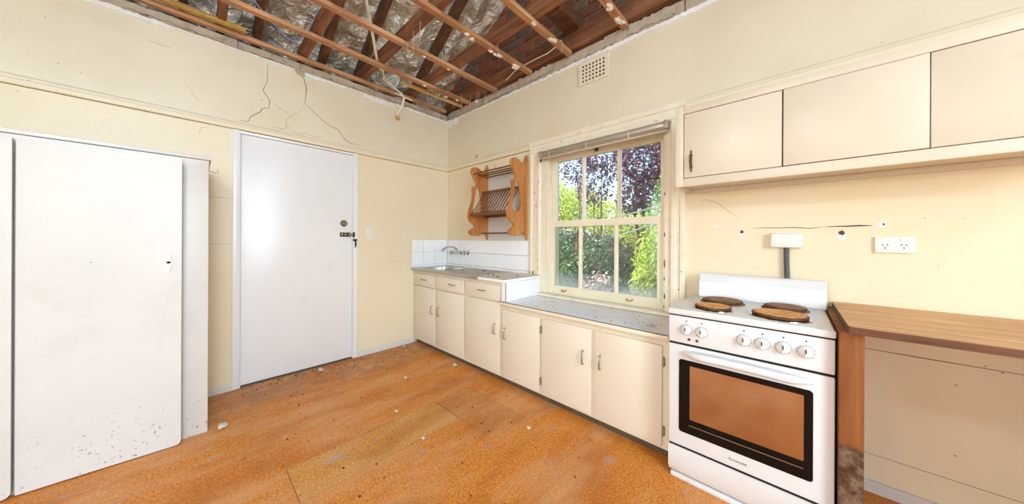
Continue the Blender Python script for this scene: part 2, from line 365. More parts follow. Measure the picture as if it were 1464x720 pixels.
def ribbon(name, plane, pts, wid, mat, parent, lift=0.0012):
    """a thin raised line lying on wall x=0 ('x') or y=0 ('y'); pts are (along, z)"""
    bm = bmesh.new(); n = len(pts); fr = []; bk = []
    for i, (a, z) in enumerate(pts):
        a0, z0 = pts[max(i-1, 0)]; a1, z1 = pts[min(i+1, n-1)]
        d = Vector((a1-a0, z1-z0)).normalized(); nrm = Vector((-d.y, d.x)); ww = wid*random.uniform(0.5, 1.2)/2
        if i in (0, n-1): ww *= 0.4
        row = []
        for s in (-1, 1):
            u, v = a + nrm.x*ww*s, z + nrm.y*ww*s
            for l in (0.0, lift):
                row.append(bm.verts.new((l, u, v) if plane == 'x' else (u, -l, v)))
        fr.append(row)
    for i in range(n-1):
        p, q = fr[i], fr[i+1]
        bm.faces.new((p[1], q[1], q[3], p[3])); bm.faces.new((p[0], q[0], q[1], p[1])); bm.faces.new((p[3], q[3], q[2], p[2]))
    bmesh.ops.recalc_face_normals(bm, faces=bm.faces)
    return obj(name, bm, mat, parent)

# ------------------------------------------------------------------ the setting: floor, walls, gable, roof lining
XE, YB, ZT = 6.2, -6.0, 2.675
flo = struct(B('floor', -0.3, XE+0.2, YB-0.2, 0.25, -0.10, 0.0, 'cork'), 'orange cork floor worn pale in places')
def panel(x0, x1, y0, y1, mat):   # a cut-in cork piece, lying a hair proud of the floor with an open joint round it
    return B('cork_panel', x0, x1, y0, y1, -0.01, 0.0012, mat, flo, 0.0008, 1)
B('joint', 1.299, 1.592, -1.876, -0.994, -0.01, 0.0004, 'joint_brown', flo)
B('joint', 1.305, 1.900, -0.992, -0.690, -0.01, 0.0004, 'joint_brown', flo)
panel(1.302, 1.590, -1.872, -0.998, 'cork_patch'); panel(1.308, 1.898, -0.990, -0.694, 'cork_patch_tan')

# left wall with the door opening
bm = bmesh.new()
box(bm, -0.12, 0.0, -1.115, 0.12, 0, ZT); box(bm, -0.12, 0.0, YB, -1.95, 0, ZT); box(bm, -0.12, 0.0, -1.95, -1.115, 2.022, ZT)
wL = struct(obj('wall_left', bm, 'wall_paint'), 'cream plaster wall with cracks around the white door')
# right wall with the window opening
bm = bmesh.new()
box(bm, 0.0, 1.555, 0.0, 0.14, 0, ZT); box(bm, 2.565, XE+0.12, 0.0, 0.14, 0, ZT); box(bm, 1.555, 2.565, 0.0, 0.14, 0, 0.68); box(bm, 1.555, 2.565, 0.0, 0.14, 1.965, ZT)
wR = struct(obj('wall_right', bm, 'wall_paint'), 'cream plaster wall with the sash window')
# the two walls behind the photographer, openings added for the fill lights
bm = bmesh.new()
box(bm, -0.12, 0.4, YB-0.12, YB, 0, 2.745); box(bm, 4.8, XE+0.12, YB-0.12, YB, 0, 2.745); box(bm, 0.4, 4.8, YB-0.12, YB, 2.5, 2.745); box(bm, 0.4, 4.8, YB-0.12, YB, 0, 0.2)
struct(obj('wall_back', bm, 'wall_paint'), 'cream wall behind the photographer with an opening added for fill light')
bm = bmesh.new()
box(bm, XE, XE+0.12, YB, -4.6, 0, 2.745); box(bm, XE, XE+0.12, -1.2, 0, 0, 2.745); box(bm, XE, XE+0.12, -4.6, -1.2, 0, 0.8); box(bm, XE, XE+0.12, -4.6, -1.2, 2.3, 2.745)
struct(obj('wall_side', bm, 'wall_paint'), 'cream wall beyond the stove with an opening added for fill light')

# exposed masonry course on top of the plaster, brick by brick
def course(parent, along, a0, a1, z0, z1, size, mat, depth0, depth1, jz=0.004):
    p = a0; n = 0
    while p < a1 - 0.03:
        L = min(size*random.uniform(0.85, 1.1), a1 - p); g = 0.005; pr = random.uniform(-0.004, 0.004)
        zz = random.uniform(-jz, jz)
        if along == 'y': o = B('brick', depth0, depth1+pr, -p-L+g, -p, z0, z1+zz, mat, parent, 0.006, 1)
        else: o = B('brick', p, p+L-g, depth0+pr, depth1, z0, z1+zz, mat, parent, 0.006, 1)
        p += L
B('mortar_bed', -0.11, -0.014, YB, 0.10, ZT, 2.742, 'mortar', wL)
B('mortar_bed', 0.0, XE, 0.014, 0.13, ZT, 2.775, 'mortar', wR)
course(wL, 'y', 0.0, 2.9, ZT, 2.745, 0.235, 'masonry', -0.105, -0.006)
course(wR, 'x', 0.0, 3.3, ZT, 2.778, 0.30, 'masonry', 0.006, 0.12, 0.008)
# torn edge of white setting plaster left along the cornice line
def torn(parent, plane, a0, a1, zlo, zhi, amp, name='torn_plaster', t=0.006, mat='plaster_white'):
    n = max(6, int(abs(a1-a0)/0.018)); bm = bmesh.new(); fr = []
    for i in range(n+1):
        a = a0 + (a1-a0)*i/n; lo = zlo + random.uniform(-amp, amp); hi = zhi + random.uniform(-amp, amp)*0.9
        hi = max(hi, lo + 0.006)
        row = []
        for (zv, l) in ((lo, 0.0), (lo+0.001, t), (hi-0.001, t), (hi, 0.0)):
            row.append(bm.verts.new((l, a, zv) if plane == 'x' else (a, -l, zv)))
        fr.append(row)
    for i in range(n):
        for k in range(3): bm.faces.new((fr[i][k], fr[i+1][k], fr[i+1][k+1], fr[i][k+1]))
    bm.faces.new(fr[0]); bm.faces.new(fr[-1][::-1]); bmesh.ops.recalc_face_normals(bm, faces=bm.faces)
    return obj(name, bm, mat, parent)
for (a, b, z0, z1) in ((0.05, 0.52, 2.70, 2.765), (0.60, 1.1, 2.69, 2.74), (1.2, 1.62, 2.70, 2.77), (1.7, 2.2, 2.69, 2.755), (2.3, 2.62, 2.70, 2.77)): torn(wR, 'y', a, b, z0, z1, 0.014, 'rough_mortar', 0.004, 'masonry')
for (a, b, z0, z1) in ((-2.5, -2.1, 2.69, 2.73), (-1.9, -1.62, 2.685, 2.72), (-1.4, -1.0, 2.69, 2.735), (-0.8, -0.3, 2.69, 2.73)): torn(wL, 'x', a, b, z0, z1, 0.010, 'rough_mortar', 0.003, 'masonry')
torn(wL, 'x', -5.9, -2.30, 2.648, 2.674, 0.008); torn(wL, 'x', -2.28, -1.62, 2.656, 2.670, 0.007); torn(wL, 'x', -1.53, -1.18, 2.640, 2.668, 0.012)
torn(wL, 'x', -1.16, -1.04, 2.660, 2.672, 0.006); torn(wL, 'x', -1.02, -0.70, 2.622, 2.662, 0.014); torn(wL, 'x', -0.68, -0.01, 2.652, 2.674, 0.010)
torn(wR, 'y', 0.0, 0.22, 2.60, 2.676, 0.02); torn(wR, 'y', 0.22, 1.25, 2.660, 2.674, 0.008); torn(wR, 'y', 1.30, 1.7, 2.656, 2.676, 0.012); torn(wR, 'y', 1.7, 4.3, 2.654, 2.684, 0.006)
bm = bmesh.new(); lump(bm, (0.002, -1.555, 2.655), 0.05, (0.12, 0.9, 0.6), 0.25, 2); obj('plaster_chip', bm, 'masonry', wL)

# brick gable rising above the right wall, brick by brick where it shows
gab = struct(B('wall_gable', -0.6, XE, 0.041, 0.14, 2.775, 7.1, 'mortar_dark'), 'dark red brick gable above the window wall')
bricks = {}
for k, mname in enumerate(BRICKM):
    s_ = B('brick', -0.112, 0.112, 0.0, 0.03, 0.0, 0.074, BRICKM[k], gab, 0.005, 1); bricks[k] = s_
first = {0: True, 1: True, 2: True}
for r in range(15):
    z = 2.79 + r*0.086
    for c in range(17):
        x = -0.05 + c*0.235 + (0.117 if r % 2 else 0)
        if x > 3.7 or z > 3.1 + 0.62*x + 0.1: continue
        k = random.choices((0, 1, 2), (5, 4, 3))[0]; lc = (x, 0.032 + random.uniform(-0.004, 0.004), z)
        if first[k]: bricks[k].location = lc; first[k] = False
        else: copy_to(bricks[k], lc, gab)
gb = struct(B('wall_gable_back', -0.6, XE+0.1, YB-0.12, YB, 2.745, 7.1, 'mortar_dark'), 'rear gable of the roof space')
bm = bmesh.new(); box(bm, XE, XE+0.12, YB, 0.14, 2.745, 3.2); box(bm, XE, XE+0.12, YB, 0.14, 4.3, 7.1); box(bm, XE, XE+0.12, YB, -4.1, 3.2, 4.3); box(bm, XE, XE+0.12, -0.7, 0.14, 3.2, 4.3)
gs = struct(obj('wall_ridge', bm, 'mortar_dark'), 'partition at the ridge of the roof space with an opening added for fill light')  # gap left in the partition for the added roof fill light

# sagging reflective foil lining above the rafters
NX, NY = 120, 150
xs = np.linspace(-0.75, XE+0.05, NX); ys = np.linspace(YB-0.05, 0.10, NY)
X, Y = np.meshgrid(xs, ys, indexing='ij')
RAFT = [-5.6, -5.1, -4.6, -4.1, -3.65, -3.15, -2.72, -2.26, -1.84, -1.361, -1.030, -0.430]
d = np.min(np.abs(Y[..., None] - np.array(RAFT)), axis=-1)
sag = -0.045*np.clip(d/0.22, 0, 1)**2
cr = np.zeros_like(X)
for i in range(26):
    kx, ky, ph = rng.uniform(4, 26), rng.uniform(-14, 14), rng.uniform(0, 6.28); cr += rng.uniform(0.2, 1.0)*np.abs(np.sin(kx*X*0.5 + ky*Y*0.5 + ph))
cr = (cr - cr.mean())/cr.std()*0.018*np.clip(d/0.06, 0, 1)
Z = 3.082 + 0.62*X + sag + cr
verts = [(float(a), float(b), float(c)) for a, b, c in zip(X.ravel(), Y.ravel(), Z.ravel())]
faces = [(i*NY+j, i*NY+j+1, (i+1)*NY+j+1, (i+1)*NY+j) for i in range(NX-1) for j in range(NY-1)]
me = bpy.data.meshes.new('ceiling'); me.from_pydata(verts, [], faces); me.materials.append(MATS['foil'])
fo = bpy.data.objects.new('ceiling', me); COL.objects.link(fo); struct(fo, 'crumpled reflective foil lining under the roof')
sd = fo.modifiers.new('thick', 'SOLIDIFY'); sd.thickness = 0.003
bm = bmesh.new(); prism(bm, [(-0.85, 2.60), (XE+0.15, 2.60+0.62*(XE+1.0)), (XE+0.15, 2.68+0.62*(XE+1.0)), (-0.85, 2.68)], 'Y', YB-0.4, 0.35)
rf = obj('roof_cover', bm, 'roof_tile'); rf.location.z = 0.0
for v in rf.data.vertices: v.co.z += 0.0
rf.location = (0, 0, 3.12-2.60-0.62*0.85+0.08+0.62*0.0); struct(rf, 'roof covering above the foil')
B('eave_board', -0.9, -0.85, YB-0.4, 0.35, 2.35, 2.75, 'roof_tile', rf)
struct(B('wall_eave', -0.12, -0.10, YB, 0.12, 2.40, 2.742, 'mortar_dark'))
struct(B('trim_soffit', -0.85, -0.10, YB-0.3, 0.3, 2.38, 2.40, 'mortar_dark'))
struct(B('sun_block_slab', -0.5, 6.8, YB-4.0, YB-0.12, 2.62, 2.70, 'roof_tile'), 'unseen slab added to keep sun out of the back opening')  # added out of view to block sun from the back opening

# ------------------------------------------------------------------ cracks, seams, holes
c1 = [(-1.785, 2.640), (-1.787, 2.482), (-1.815, 2.407), (-1.770, 2.336), (-1.775, 2.271), (-1.820, 2.253), (-1.831, 2.221), (-1.887, 2.168), (-1.906, 2.120), (-1.958, 2.115)]
c2 = [(-1.583, 2.655), (-1.532, 2.613), (-1.511, 2.527), (-1.524, 2.397)]
c2b = [(-1.524, 2.397), (-1.569, 2.304), (-1.632, 2.246), (-1.657, 2.201), (-1.659, 2.112)]
c3 = [(-1.524, 2.397), (-1.450, 2.334), (-1.337, 2.254), (-1.255, 2.235), (-1.193, 2.150), (-1.137, 2.129), (-1.038, 2.126)]
ribbon('crack', 'x', c1, 0.005, 'crack_and_shadow_mid', wL); ribbon('crack', 'x', c2, 0.006, 'crack_and_shadow_mid', wL)
ribbon('crack', 'x', c2b, 0.004, 'crack_fine', wL); ribbon('crack', 'x', c3, 0.0045, 'crack_and_shadow_mid', wL)
ribbon('crack', 'x', [(-1.764, 2.352), (-1.717, 2.302), (-1.632, 2.261)], 0.004, 'crack_fine', wL)
ribbon('crack', 'x', [(-1.763, 2.125), (-1.681, 2.122), (-1.644, 2.151), (-1.613, 2.122), (-1.556, 2.111), (-1.510, 2.126), (-1.435, 2.114), (-1.365, 2.136)], 0.004, 'crack_fine', wL)
ribbon('crack', 'x', [(-2.177, 1.944), (-2.170, 1.995), (-2.114, 2.027)], 0.003, 'crack_fine', wL)
ribbon('crack', 'x', [(-2.25, 2.30), (-2.20, 2.22), (-2.17, 2.18)], 0.003, 'crack_fine', wL)
ribbon('crack', 'x', [(-2.42, 2.52), (-2.36, 2.515), (-2.31, 2.52)], 0.003, 'crack_fine', wL)
ribbon('crack', 'x', [(-1.52, 2.02), (-1.50, 2.0)], 0.002, 'crack_fine', wL)
for z in (1.495, 1.14): ribbon('seam', 'x', [(-2.14, z+0.004), (-2.06, z), (-2.0, z-0.004)], 0.004, 'crack_fine', wL)
ribbon('crack', 'x', [(-0.80, 0.95), (-0.70, 0.935), (-0.58, 0.95)], 0.0025, 'crack_fine', wL)
rc = [(2.86, 1.262), (2.90, 1.258), (2.95, 1.256)]; ribbon('crack', 'y', rc, 0.006, 'plaster_white', wR)
rc = [(3.019, 1.254), (3.071, 1.256), (3.128, 1.254), (3.199, 1.255), (3.258, 1.248), (3.314, 1.255), (3.348, 1.257), (3.387, 1.256), (3.431, 1.258), (3.467, 1.257)]
ribbon('crack', 'y', rc[:6], 0.004, 'crack_and_shadow_mid', wR); ribbon('crack', 'y', rc[5:], 0.006, 'crack_dark', wR); [ribbon('crack', 'y', [(a, 1.258), (a+0.02, 1.2595), (a+0.04, 1.258)], 0.006, 'plaster_white', wR, 0.0008) for a in (3.02, 3.11, 3.22, 3.33, 3.42)]
for z in (0.668, 0.172): ribbon('seam', 'y', [(3.39, z+0.003), (3.6, z), (3.9, z-0.002)], 0.004, 'crack_and_shadow_mid', wR)
ribbon('crack', 'y', [(2.755, 1.43), (2.79, 1.44), (2.85, 1.42), (2.90, 1.37), (2.96, 1.32)], 0.003, 'crack_fine', wR)
for (x, z, r) in ((2.843, 1.267, 0.012), (2.975, 1.222, 0.016), (3.370, 1.205, 0.022), (3.497, 1.262, 0.018)):
    bm = bmesh.new(); lump(bm, (x, 0.0, z), r, (0.8, 0.12, 1.0), 0.25, 2); obj('filler_patch', bm, 'plaster_white', wR)
for (x, z, r) in ((2.975, 1.234, 0.009), (3.370, 1.224, 0.011), (3.502, 1.262, 0.005)):
    bm = bmesh.new(); lump(bm, (x, -0.002, z), r, (0.8, 0.35, 1.0), 0.3, 2); obj('screw_hole', bm, 'crack_dark', wR)

# ------------------------------------------------------------------ picture rails, baseboards
def rail(name, plane, a0, a1, z0=2.038, z1=2.100):
    pr = [(0, z0), (0.017, z0+0.002), (0.020, z0+0.008), (0.020, z0+0.030), (0.012, z0+0.036), (0.012, z1-0.012), (0.005, z1-0.003), (0, z1)]
    bm = bmesh.new()
    if plane == 'x': prism(bm, pr, 'Y', a0, a1)
    else: prism(bm, [(-u, v) for u, v in pr], 'X', a0, a1)
    return struct(obj(name, bm, 'wall_paint'), 'cream picture rail')
rail('trim_1', 'x', YB, 0.0)
rail('trim_2', 'y', 0.0, 1.366); rail('trim_3', 'y', 2.686, XE)
ribbon('rail_shadow_line', 'x', [(-3.2, 2.0365), (-2.4, 2.0365), (-1.998, 2.0365)], 0.005, 'crack_and_shadow_mid', wL); ribbon('rail_shadow_line', 'x', [(-1.072, 2.0365), (-0.5, 2.0365), (-0.002, 2.0365)], 0.005, 'crack_and_shadow_mid', wL); ribbon('rail_shadow_line', 'y', [(0.002, 2.0365), (0.7, 2.0365), (1.365, 2.0365)], 0.005, 'crack_and_shadow_mid', wR)  # dark ribbons paint the shadow gap under the picture rail
ribbon('rail_shadow_line', 'x', [(-1.995, 2.0365), (-1.5, 2.0365), (-1.075, 2.0365)], 0.005, 'crack_and_shadow_mid', wL, 0.017)
for k, (a0, a1) in enumerate(((YB, -1.996), (-1.074, -0.455))):
    bm = bmesh.new(); prism(bm, [(0, 0.0), (0.016, 0.0), (0.016, 0.040), (0.010, 0.050), (0, 0.052)], 'Y', a0, a1)
    struct(obj('baseboard_left_%d' % (k+1), bm, 'white_paint_worn'), 'low white baseboard on the door wall')
bm = bmesh.new(); prism(bm, [(0, 0.0), (-0.016, 0.0), (-0.016, 0.040), (-0.010, 0.050), (0, 0.052)], 'X', 3.395, XE)
struct(obj('baseboard_right', bm, 'white_paint_worn'), 'low baseboard under the wooden shelf')

# ------------------------------------------------------------------ door
dr = thing('door_1', 'plain white flush door with lock and bolt in the cracked wall', 'door', (0, -1.53, 0), kind='structure')
B('door_leaf', -0.050, -0.010, -1.944, -1.122, 0.012, 2.012, 'white_paint', dr, 0.002)
bm = bmesh.new(); box(bm, -0.11, -0.002, -1.95, -1.9455, 0, 2.022); box(bm, -0.11, -0.002, -1.1205, -1.115, 0, 2.022); box(bm, -0.11, -0.002, -1.9455, -1.1205, 2.0135, 2.022)
obj('door_frame', bm, 'white_paint', dr)
bm = bmesh.new(); box(bm, -0.075, -0.052, -1.9455, -1.928, 0, 2.0135); box(bm, -0.075, -0.052, -1.138, -1.1205, 0, 2.0135); box(bm, -0.075, -0.052, -1.928, -1.138, 1.995, 2.0135); obj('door_stop', bm, 'white_paint', dr)
B('threshold', -0.10, 0.004, -1.9455, -1.1205, 0.0, 0.008, 'kick_dark', dr)
for nm, a0, a1 in (('architrave', -1.996, -1.950), ('architrave', -1.117, -1.074)):
    B(nm, 0.0, 0.016, a0, a1, 0.0, 2.037, 'white_paint', dr, 0.003)
B('architrave', 0.0, 0.010, -1.950, -1.117, 2.016, 2.037, 'white_paint', dr, 0.002)
bm = bmesh.new(); lathe(bm, [(0.032, 0), (0.032, 0.006), (0.026, 0.010), (0.022, 0.020), (0.016, 0.024), (0.015, 0.021), (0.001, 0.021)], (-0.010, -1.197, 1.336), 'X', 28)
lk = obj('deadlock', bm, 'nickel', dr, True); B('keyway', 0.0105, 0.0118, -1.199, -1.195, 1.328, 1.344, 'hole_dark', lk)
# slide bolt on the leaf, keeper on the jamb
pl = B('bolt_plate', -0.010, -0.006, -1.232, -1.135, 1.205, 1.247, 'black_metal', dr, 0.001)
T('bolt_bar', [(0.002, -1.225, 1.226), (0.002, -1.118, 1.226)], 0.007, 'nickel', dr)
for yy in (-1.215, -1.185, -1.150):
    B('bolt_guide', -0.006, 0.012, yy-0.006, yy+0.006, 1.212, 1.240, 'nickel', dr, 0.002)
B('keeper', 0.0165, 0.026, -1.124, -1.106, 1.200, 1.252, 'black_metal', dr, 0.002)
hs = B('hasp_staple', 0.0165, 0.022, -1.122, -1.084, 1.162, 1.184, 'black_metal', dr, 0.001)
tb = bmesh.new(); tube(tb, [(0.020, -1.103, 1.168), (0.030, -1.103, 1.158), (0.030, -1.100, 1.140), (0.026, -1.099, 1.118), (0.022, -1.101, 1.098)], [0.005, 0.006, 0.008, 0.007, 0.003], 8)
obj('toggle', tb, 'black_metal', dr, True)
for z in (1.75, 1.0, 0.28): T('hinge', [(-0.004, -1.947, z), (-0.004, -1.947, z+0.085)], 0.005, 'white_paint', dr)

# ------------------------------------------------------------------ light switch
sw = thing('light_switch', 'white light switch on the wall right of the door', 'switch', (0.0, -0.958, 1.24))
B('plate', 0.0, 0.008, -0.987, -0.930, 1.190, 1.298, 'plastic_white', sw, 0.003)
B('rocker', 0.008, 0.012, -0.966, -0.952, 1.236, 1.258, 'plastic_white', sw, 0.002)

# ------------------------------------------------------------------ tall cupboard at the left
cu = thing('tall_cupboard', 'tall worn white cupboard standing left of the door', 'cupboard', (0.29, -2.72, 0))
ZC = 1.658
bm = bmesh.new(); box(bm, 0.022, 0.555, -2.160, -2.142, 0.0, ZC-0.004); obj('side_panel', bm, 'cupboard_paint', cu)
B('side_panel', 0.022, 0.555, -3.34, -3.322, 0.0, ZC-0.004, 'cupboard_paint', cu)
B('back_panel', 0.020, 0.030, -3.32, -2.161, 0.03, ZC-0.004, 'cupboard_paint', cu)
B('floor_panel', 0.031, 0.555, -3.32, -2.161, 0.04, 0.06, 'cupboard_paint', cu)
B('top', 0.012, 0.592, -3.35, -2.128, ZC, ZC+0.020, 'cupboard_paint', cu, 0.003)
B('stile', 0.556, 0.580, -2.262, -2.140, 0.0, ZC-0.002, 'cupboard_paint', cu, 0.002)
B('stile', 0.556, 0.580, -3.34, -3.25, 0.0, ZC-0.002, 'cupboard_paint', cu, 0.002)
B('stile', 0.556, 0.580, -2.80, -2.72, 0.06, ZC-0.04, 'cupboard_paint', cu, 0.002)
B('rail', 0.556, 0.580, -3.25, -2.262, 0.0, 0.06, 'cupboard_paint', cu)
B('rail', 0.556, 0.580, -3.25, -2.262, ZC-0.040, ZC-0.002, 'cupboard_paint', cu)
def leaf_door(y_h, y_f, open_deg, handle=True):
    """overlay leaf hinged at y_h, free edge y_f (larger y); built flat then swung about the hinge"""
    W = y_f - y_h; bm = bmesh.new(); r = 0.022
    pts = [(0, 0.006), (W-r, 0.006)] + [(W-r+r*math.sin(a), 0.006+r-r*math.cos(a)) for a in (0.4, 0.8, 1.2, 1.57)] + [(W, 1.632), (0, 1.632)]
    prism(bm, pts, 'X', 0.0, 0.020)
    M = Matrix.Translation((0.592, y_h, 0)) @ Matrix.Rotation(math.radians(-open_deg), 4, 'Z')
    bmesh.ops.transform(bm, matrix=M, verts=bm.verts); dl = obj('door', bm, 'cupboard_paint', cu)
    if handle:
        hb = bmesh.new(); lathe(hb, [(0.010, 0), (0.010, 0.003), (0.006, 0.006)], (0, 0, 0), 'X', 12)
        prism(hb, [(W-0.048+0.010*math.cos(a), 1.045+0.05*math.sin(a)) for a in np.linspace(0, 2*math.pi, 20)[:-1]], 'X', 0.020, 0.030)
        bmesh.ops.delete(hb, geom=[v for v in hb.verts if v.co.x < 0.0195], context='VERTS')
        bmesh.ops.transform(hb, matrix=M, verts=hb.verts); h = obj('handle', hb, 'plastic_white', dl, label='white teardrop catch')
        kb = bmesh.new(); box(kb, 0.029, 0.034, W-0.055, W-0.041, 1.040, 1.052, 0.002); bmesh.ops.transform(kb, matrix=M, verts=kb.verts); obj('keyhole', kb, 'hole_dark', dl)
    return dl
leaf_door(-2.755, -2.247, 3.2); leaf_door(-3.28, -2.765, 0.5, False)
hk = thing('cup_hook', 'small brass cup hook on the white cupboard side', 'hook', (0.5, -2.142, 1.61))
T('hook', [(0.5, -2.142, 1.612), (0.5, -2.126, 1.606), (0.5, -2.110, 1.600), (0.5, -2.098, 1.604), (0.5, -2.093, 1.614), (0.5, -2.098, 1.624)], 0.0025, 'brass', hk)

# ------------------------------------------------------------------ base cabinets
FY = -0.470      # door faces
def handle_v(parent, x, z0, z1, y=FY):
    bm = bmesh.new(); tube(bm, [(x, y, z0), (x, y-0.016, z0+0.004), (x, y-0.022, z0+0.016), (x, y-0.022, z1-0.016), (x, y-0.016, z1-0.004), (x, y, z1)], 0.0045, 8)
    return obj('handle', bm, 'nickel', parent, True, label='small bowed metal pull')
def handle_h(parent, x0, x1, z, y=FY):
    bm = bmesh.new(); tube(bm, [(x0, y, z), (x0+0.006, y-0.016, z), (x0+0.02, y-0.022, z), (x1-0.02, y-0.022, z), (x1-0.006, y-0.016, z), (x1, y, z)], 0.0045, 8)
    return obj('handle', bm, 'nickel', parent, True, label='small bowed metal pull')
def hinge(parent, x, z):
    bm = bmesh.new(); tube(bm, [(x, FY-0.001, z), (x, FY-0.001, z+0.05)], 0.0032, 8); box(bm, x-0.008, x+0.008, FY+0.013, FY+0.0145, z, z+0.05)
    box(bm, x-0.002, x+0.002, FY-0.002, FY+0.014, z, z+0.05)
    return obj('hinge', bm, 'hinge_painted', parent)
def door(parent, x0, x1, z0, z1): return B('door', x0, x1, FY, FY+0.015, z0, z1, 'cabinet_paint', parent, 0.0035)
def carcass(parent, x0, x1, ztop, stiles, rails):
    fy0, fy1 = FY+0.0155, FY+0.035
    for (a, b) in stiles: B('stile', a, b, fy0, fy1, 0.05, ztop, 'cabinet_paint', parent)
    for (a, b, z0, z1) in rails: B('rail', a, b, fy0, fy1, z0, z1, 'cabinet_paint', parent)
    B('side_panel', x0, x0+0.016, -0.4095, -0.03, 0.0, ztop, 'cabinet_paint', parent)
    B('side_panel', x1-0.016, x1, -0.4095, -0.03, 0.0, ztop, 'cabinet_paint', parent)
    B('floor_panel', x0+0.016, x1-0.016, fy1, -0.03, 0.06, 0.075, 'cabinet_inside', parent)
    B('back_panel', x0+0.016, x1-0.016, -0.03, -0.022, 0.0, ztop, 'cabinet_inside', parent)
    B('kickboard', x0, x1, -0.425, -0.41, 0.0, 0.058, 'kick_dark', parent)
sc1 = thing('sink_cabinet', 'cream base cabinet with three drawers under the steel sink', 'cabinet', (0.72, -0.24, 0))
carcass(sc1, 0.018, 1.440, 0.828, [(0.018, 0.040), (0.455, 0.497), (0.938, 0.982), (1.415, 1.440)],
        [(0.040, 0.455, 0.05, 0.085), (0.497, 0.938, 0.05, 0.085), (0.982, 1.415, 0.05, 0.085),
         (0.040, 0.455, 0.652, 0.678), (0.497, 0.938, 0.652, 0.678), (0.982, 1.415, 0.652, 0.678),
         (0.040, 0.455, 0.788, 0.828), (0.497, 0.938, 0.788, 0.828), (0.982, 1.415, 0.788, 0.828)])
for (x0, x1, hx) in ((0.028, 0.462, 0.414), (0.490, 0.946, 0.535), (0.974, 1.426, 1.375)):
    d_ = door(sc1, x0, x1, 0.080, 0.660); handle_v(d_, hx, 0.392, 0.482)
for (x0, x1, hx) in ((0.028, 0.466, 0.247), (0.486, 0.950, 0.775), (0.970, 1.430, 1.205)):
    d_ = B('drawer', x0, x1, FY-(0.006 if x0 > 0.4 and x0 < 0.6 else 0.0), FY+0.015, 0.672, 0.798, 'cabinet_paint', sc1, 0.0035)
    handle_h(d_, hx-0.048, hx+0.048, 0.742, FY-(0.006 if x0 > 0.4 and x0 < 0.6 else 0.0))
# infill strip against the door wall
B('scribe_strip', 0.001, 0.0175, FY+0.006, FY+0.03, 0.05, 0.828, 'white_paint_worn', sc1)
sc2 = thing('window_cabinet', 'low cream base cabinet with three doors under the window', 'cabinet', (2.08, -0.24, 0))
carcass(sc2, 1.442, 2.712, 0.650, [(1.442, 1.470), (1.832, 1.878), (2.248, 2.294), (2.670, 2.712)],
        [(1.470, 1.832, 0.05, 0.080), (1.878, 2.248, 0.05, 0.080), (2.294, 2.670, 0.05, 0.080),
         (1.470, 1.832, 0.595, 0.650), (1.878, 2.248, 0.595, 0.650), (2.294, 2.670, 0.595, 0.650)])
for (x0, x1, hx, hg) in ((1.456, 1.842, 1.492, 1.848), (1.866, 2.258, 2.203, 1.860), (2.284, 2.679, 2.322, 2.685)):
    d_ = door(sc2, x0, x1, 0.068, 0.612); handle_v(d_, hx, 0.378, 0.466)
    for z in (0.125, 0.500): hinge(d_, hg, z)

# ------------------------------------------------------------------ worktops
st = thing('kitchen_sink', 'stained stainless steel sink top with drainboard in the corner', 'sink', (0.58, -0.24, 0.83))
# sheet with a rectangular bowl opening: four strips and a rounded bowl
bx0, bx1, by0, by1 = 0.10, 0.50, -0.40, -0.10
bm = bmesh.new()
for (a, b, c, d2) in ((0.002, bx0, -0.487, -0.011), (bx1, 1.165, -0.487, -0.011), (bx0, bx1, -0.487, by0), (bx0, bx1, by1, -0.011)):
    box(bm, a, b, c, d2, 0.846, 0.857)
obj('sheet', bm, 'steel', st)
B('front_edge', 0.002, 1.165, -0.490, -0.4705, 0.830, 0.8575, 'steel', st, 0.004)
bm = bmesh.new()
def rr(x0, x1, y0, y1, r, n=5):
    out = []
    for (cx, cy, a0) in ((x1-r, y1-r, 0), (x0+r, y1-r, 90), (x0+r, y0+r, 180), (x1-r, y0+r, 270)):
        for k in range(n+1):
            a = math.radians(a0 + 90*k/n); out.append((cx + r*math.cos(a), cy + r*math.sin(a)))
    return out
rings = []
for (ins, z, r) in ((-0.004, 0.8585, 0.05), (0.004, 0.8560, 0.05), (0.008, 0.80, 0.05), (0.014, 0.715, 0.05), (0.035, 0.705, 0.04)):
    rings.append([bm.verts.new((x, y, z)) for x, y in rr(bx0+ins, bx1-ins, by0+ins, by1-ins, r)])
for i in range(len(rings)-1):
    n = len(rings[i])
    for k in range(n): bm.faces.new((rings[i][k], rings[i][(k+1) % n], rings[i+1][(k+1) % n], rings[i+1][k]))
bm.faces.new(rings[-1]); obj('bowl', bm, 'steel_bowl', st, True)
bm = bmesh.new(); lathe(bm, [(0.03, 0), (0.03, 0.003), (0.02, 0.002), (0.001, 0.001)], (0.30, -0.25, 0.7055), 'Z', 20); obj('waste', bm, 'chrome', st, True)
for k in range(6):
    y = -0.40 + k*0.065; bm = bmesh.new(); tube(bm, [(0.58, y, 0.8575), (1.10, y, 0.8575)], 0.0025, 6); obj('drain_rib', bm, 'steel', st, True)
wt = thing('sink_worktop', 'short white edged laminate worktop at the end of the sink', 'worktop', (1.33, -0.24, 0.83))
bm = bmesh.new(); prism(bm, [(1.168, -0.470), (1.484, -0.470), (1.484, -0.027), (1.362, -0.027), (1.362, -0.011), (1.168, -0.011)], 'Z', 0.832, 0.861); obj('top', bm, 'top_laminate', wt)
B('edge_strip', 1.168, 1.501, -0.489, -0.4705, 0.834, 0.859, 'laminate_white', wt, 0.0015)
B('edge_strip', 1.4845, 1.501, -0.470, -0.027, 0.834, 0.859, 'laminate_white', wt, 0.0015)
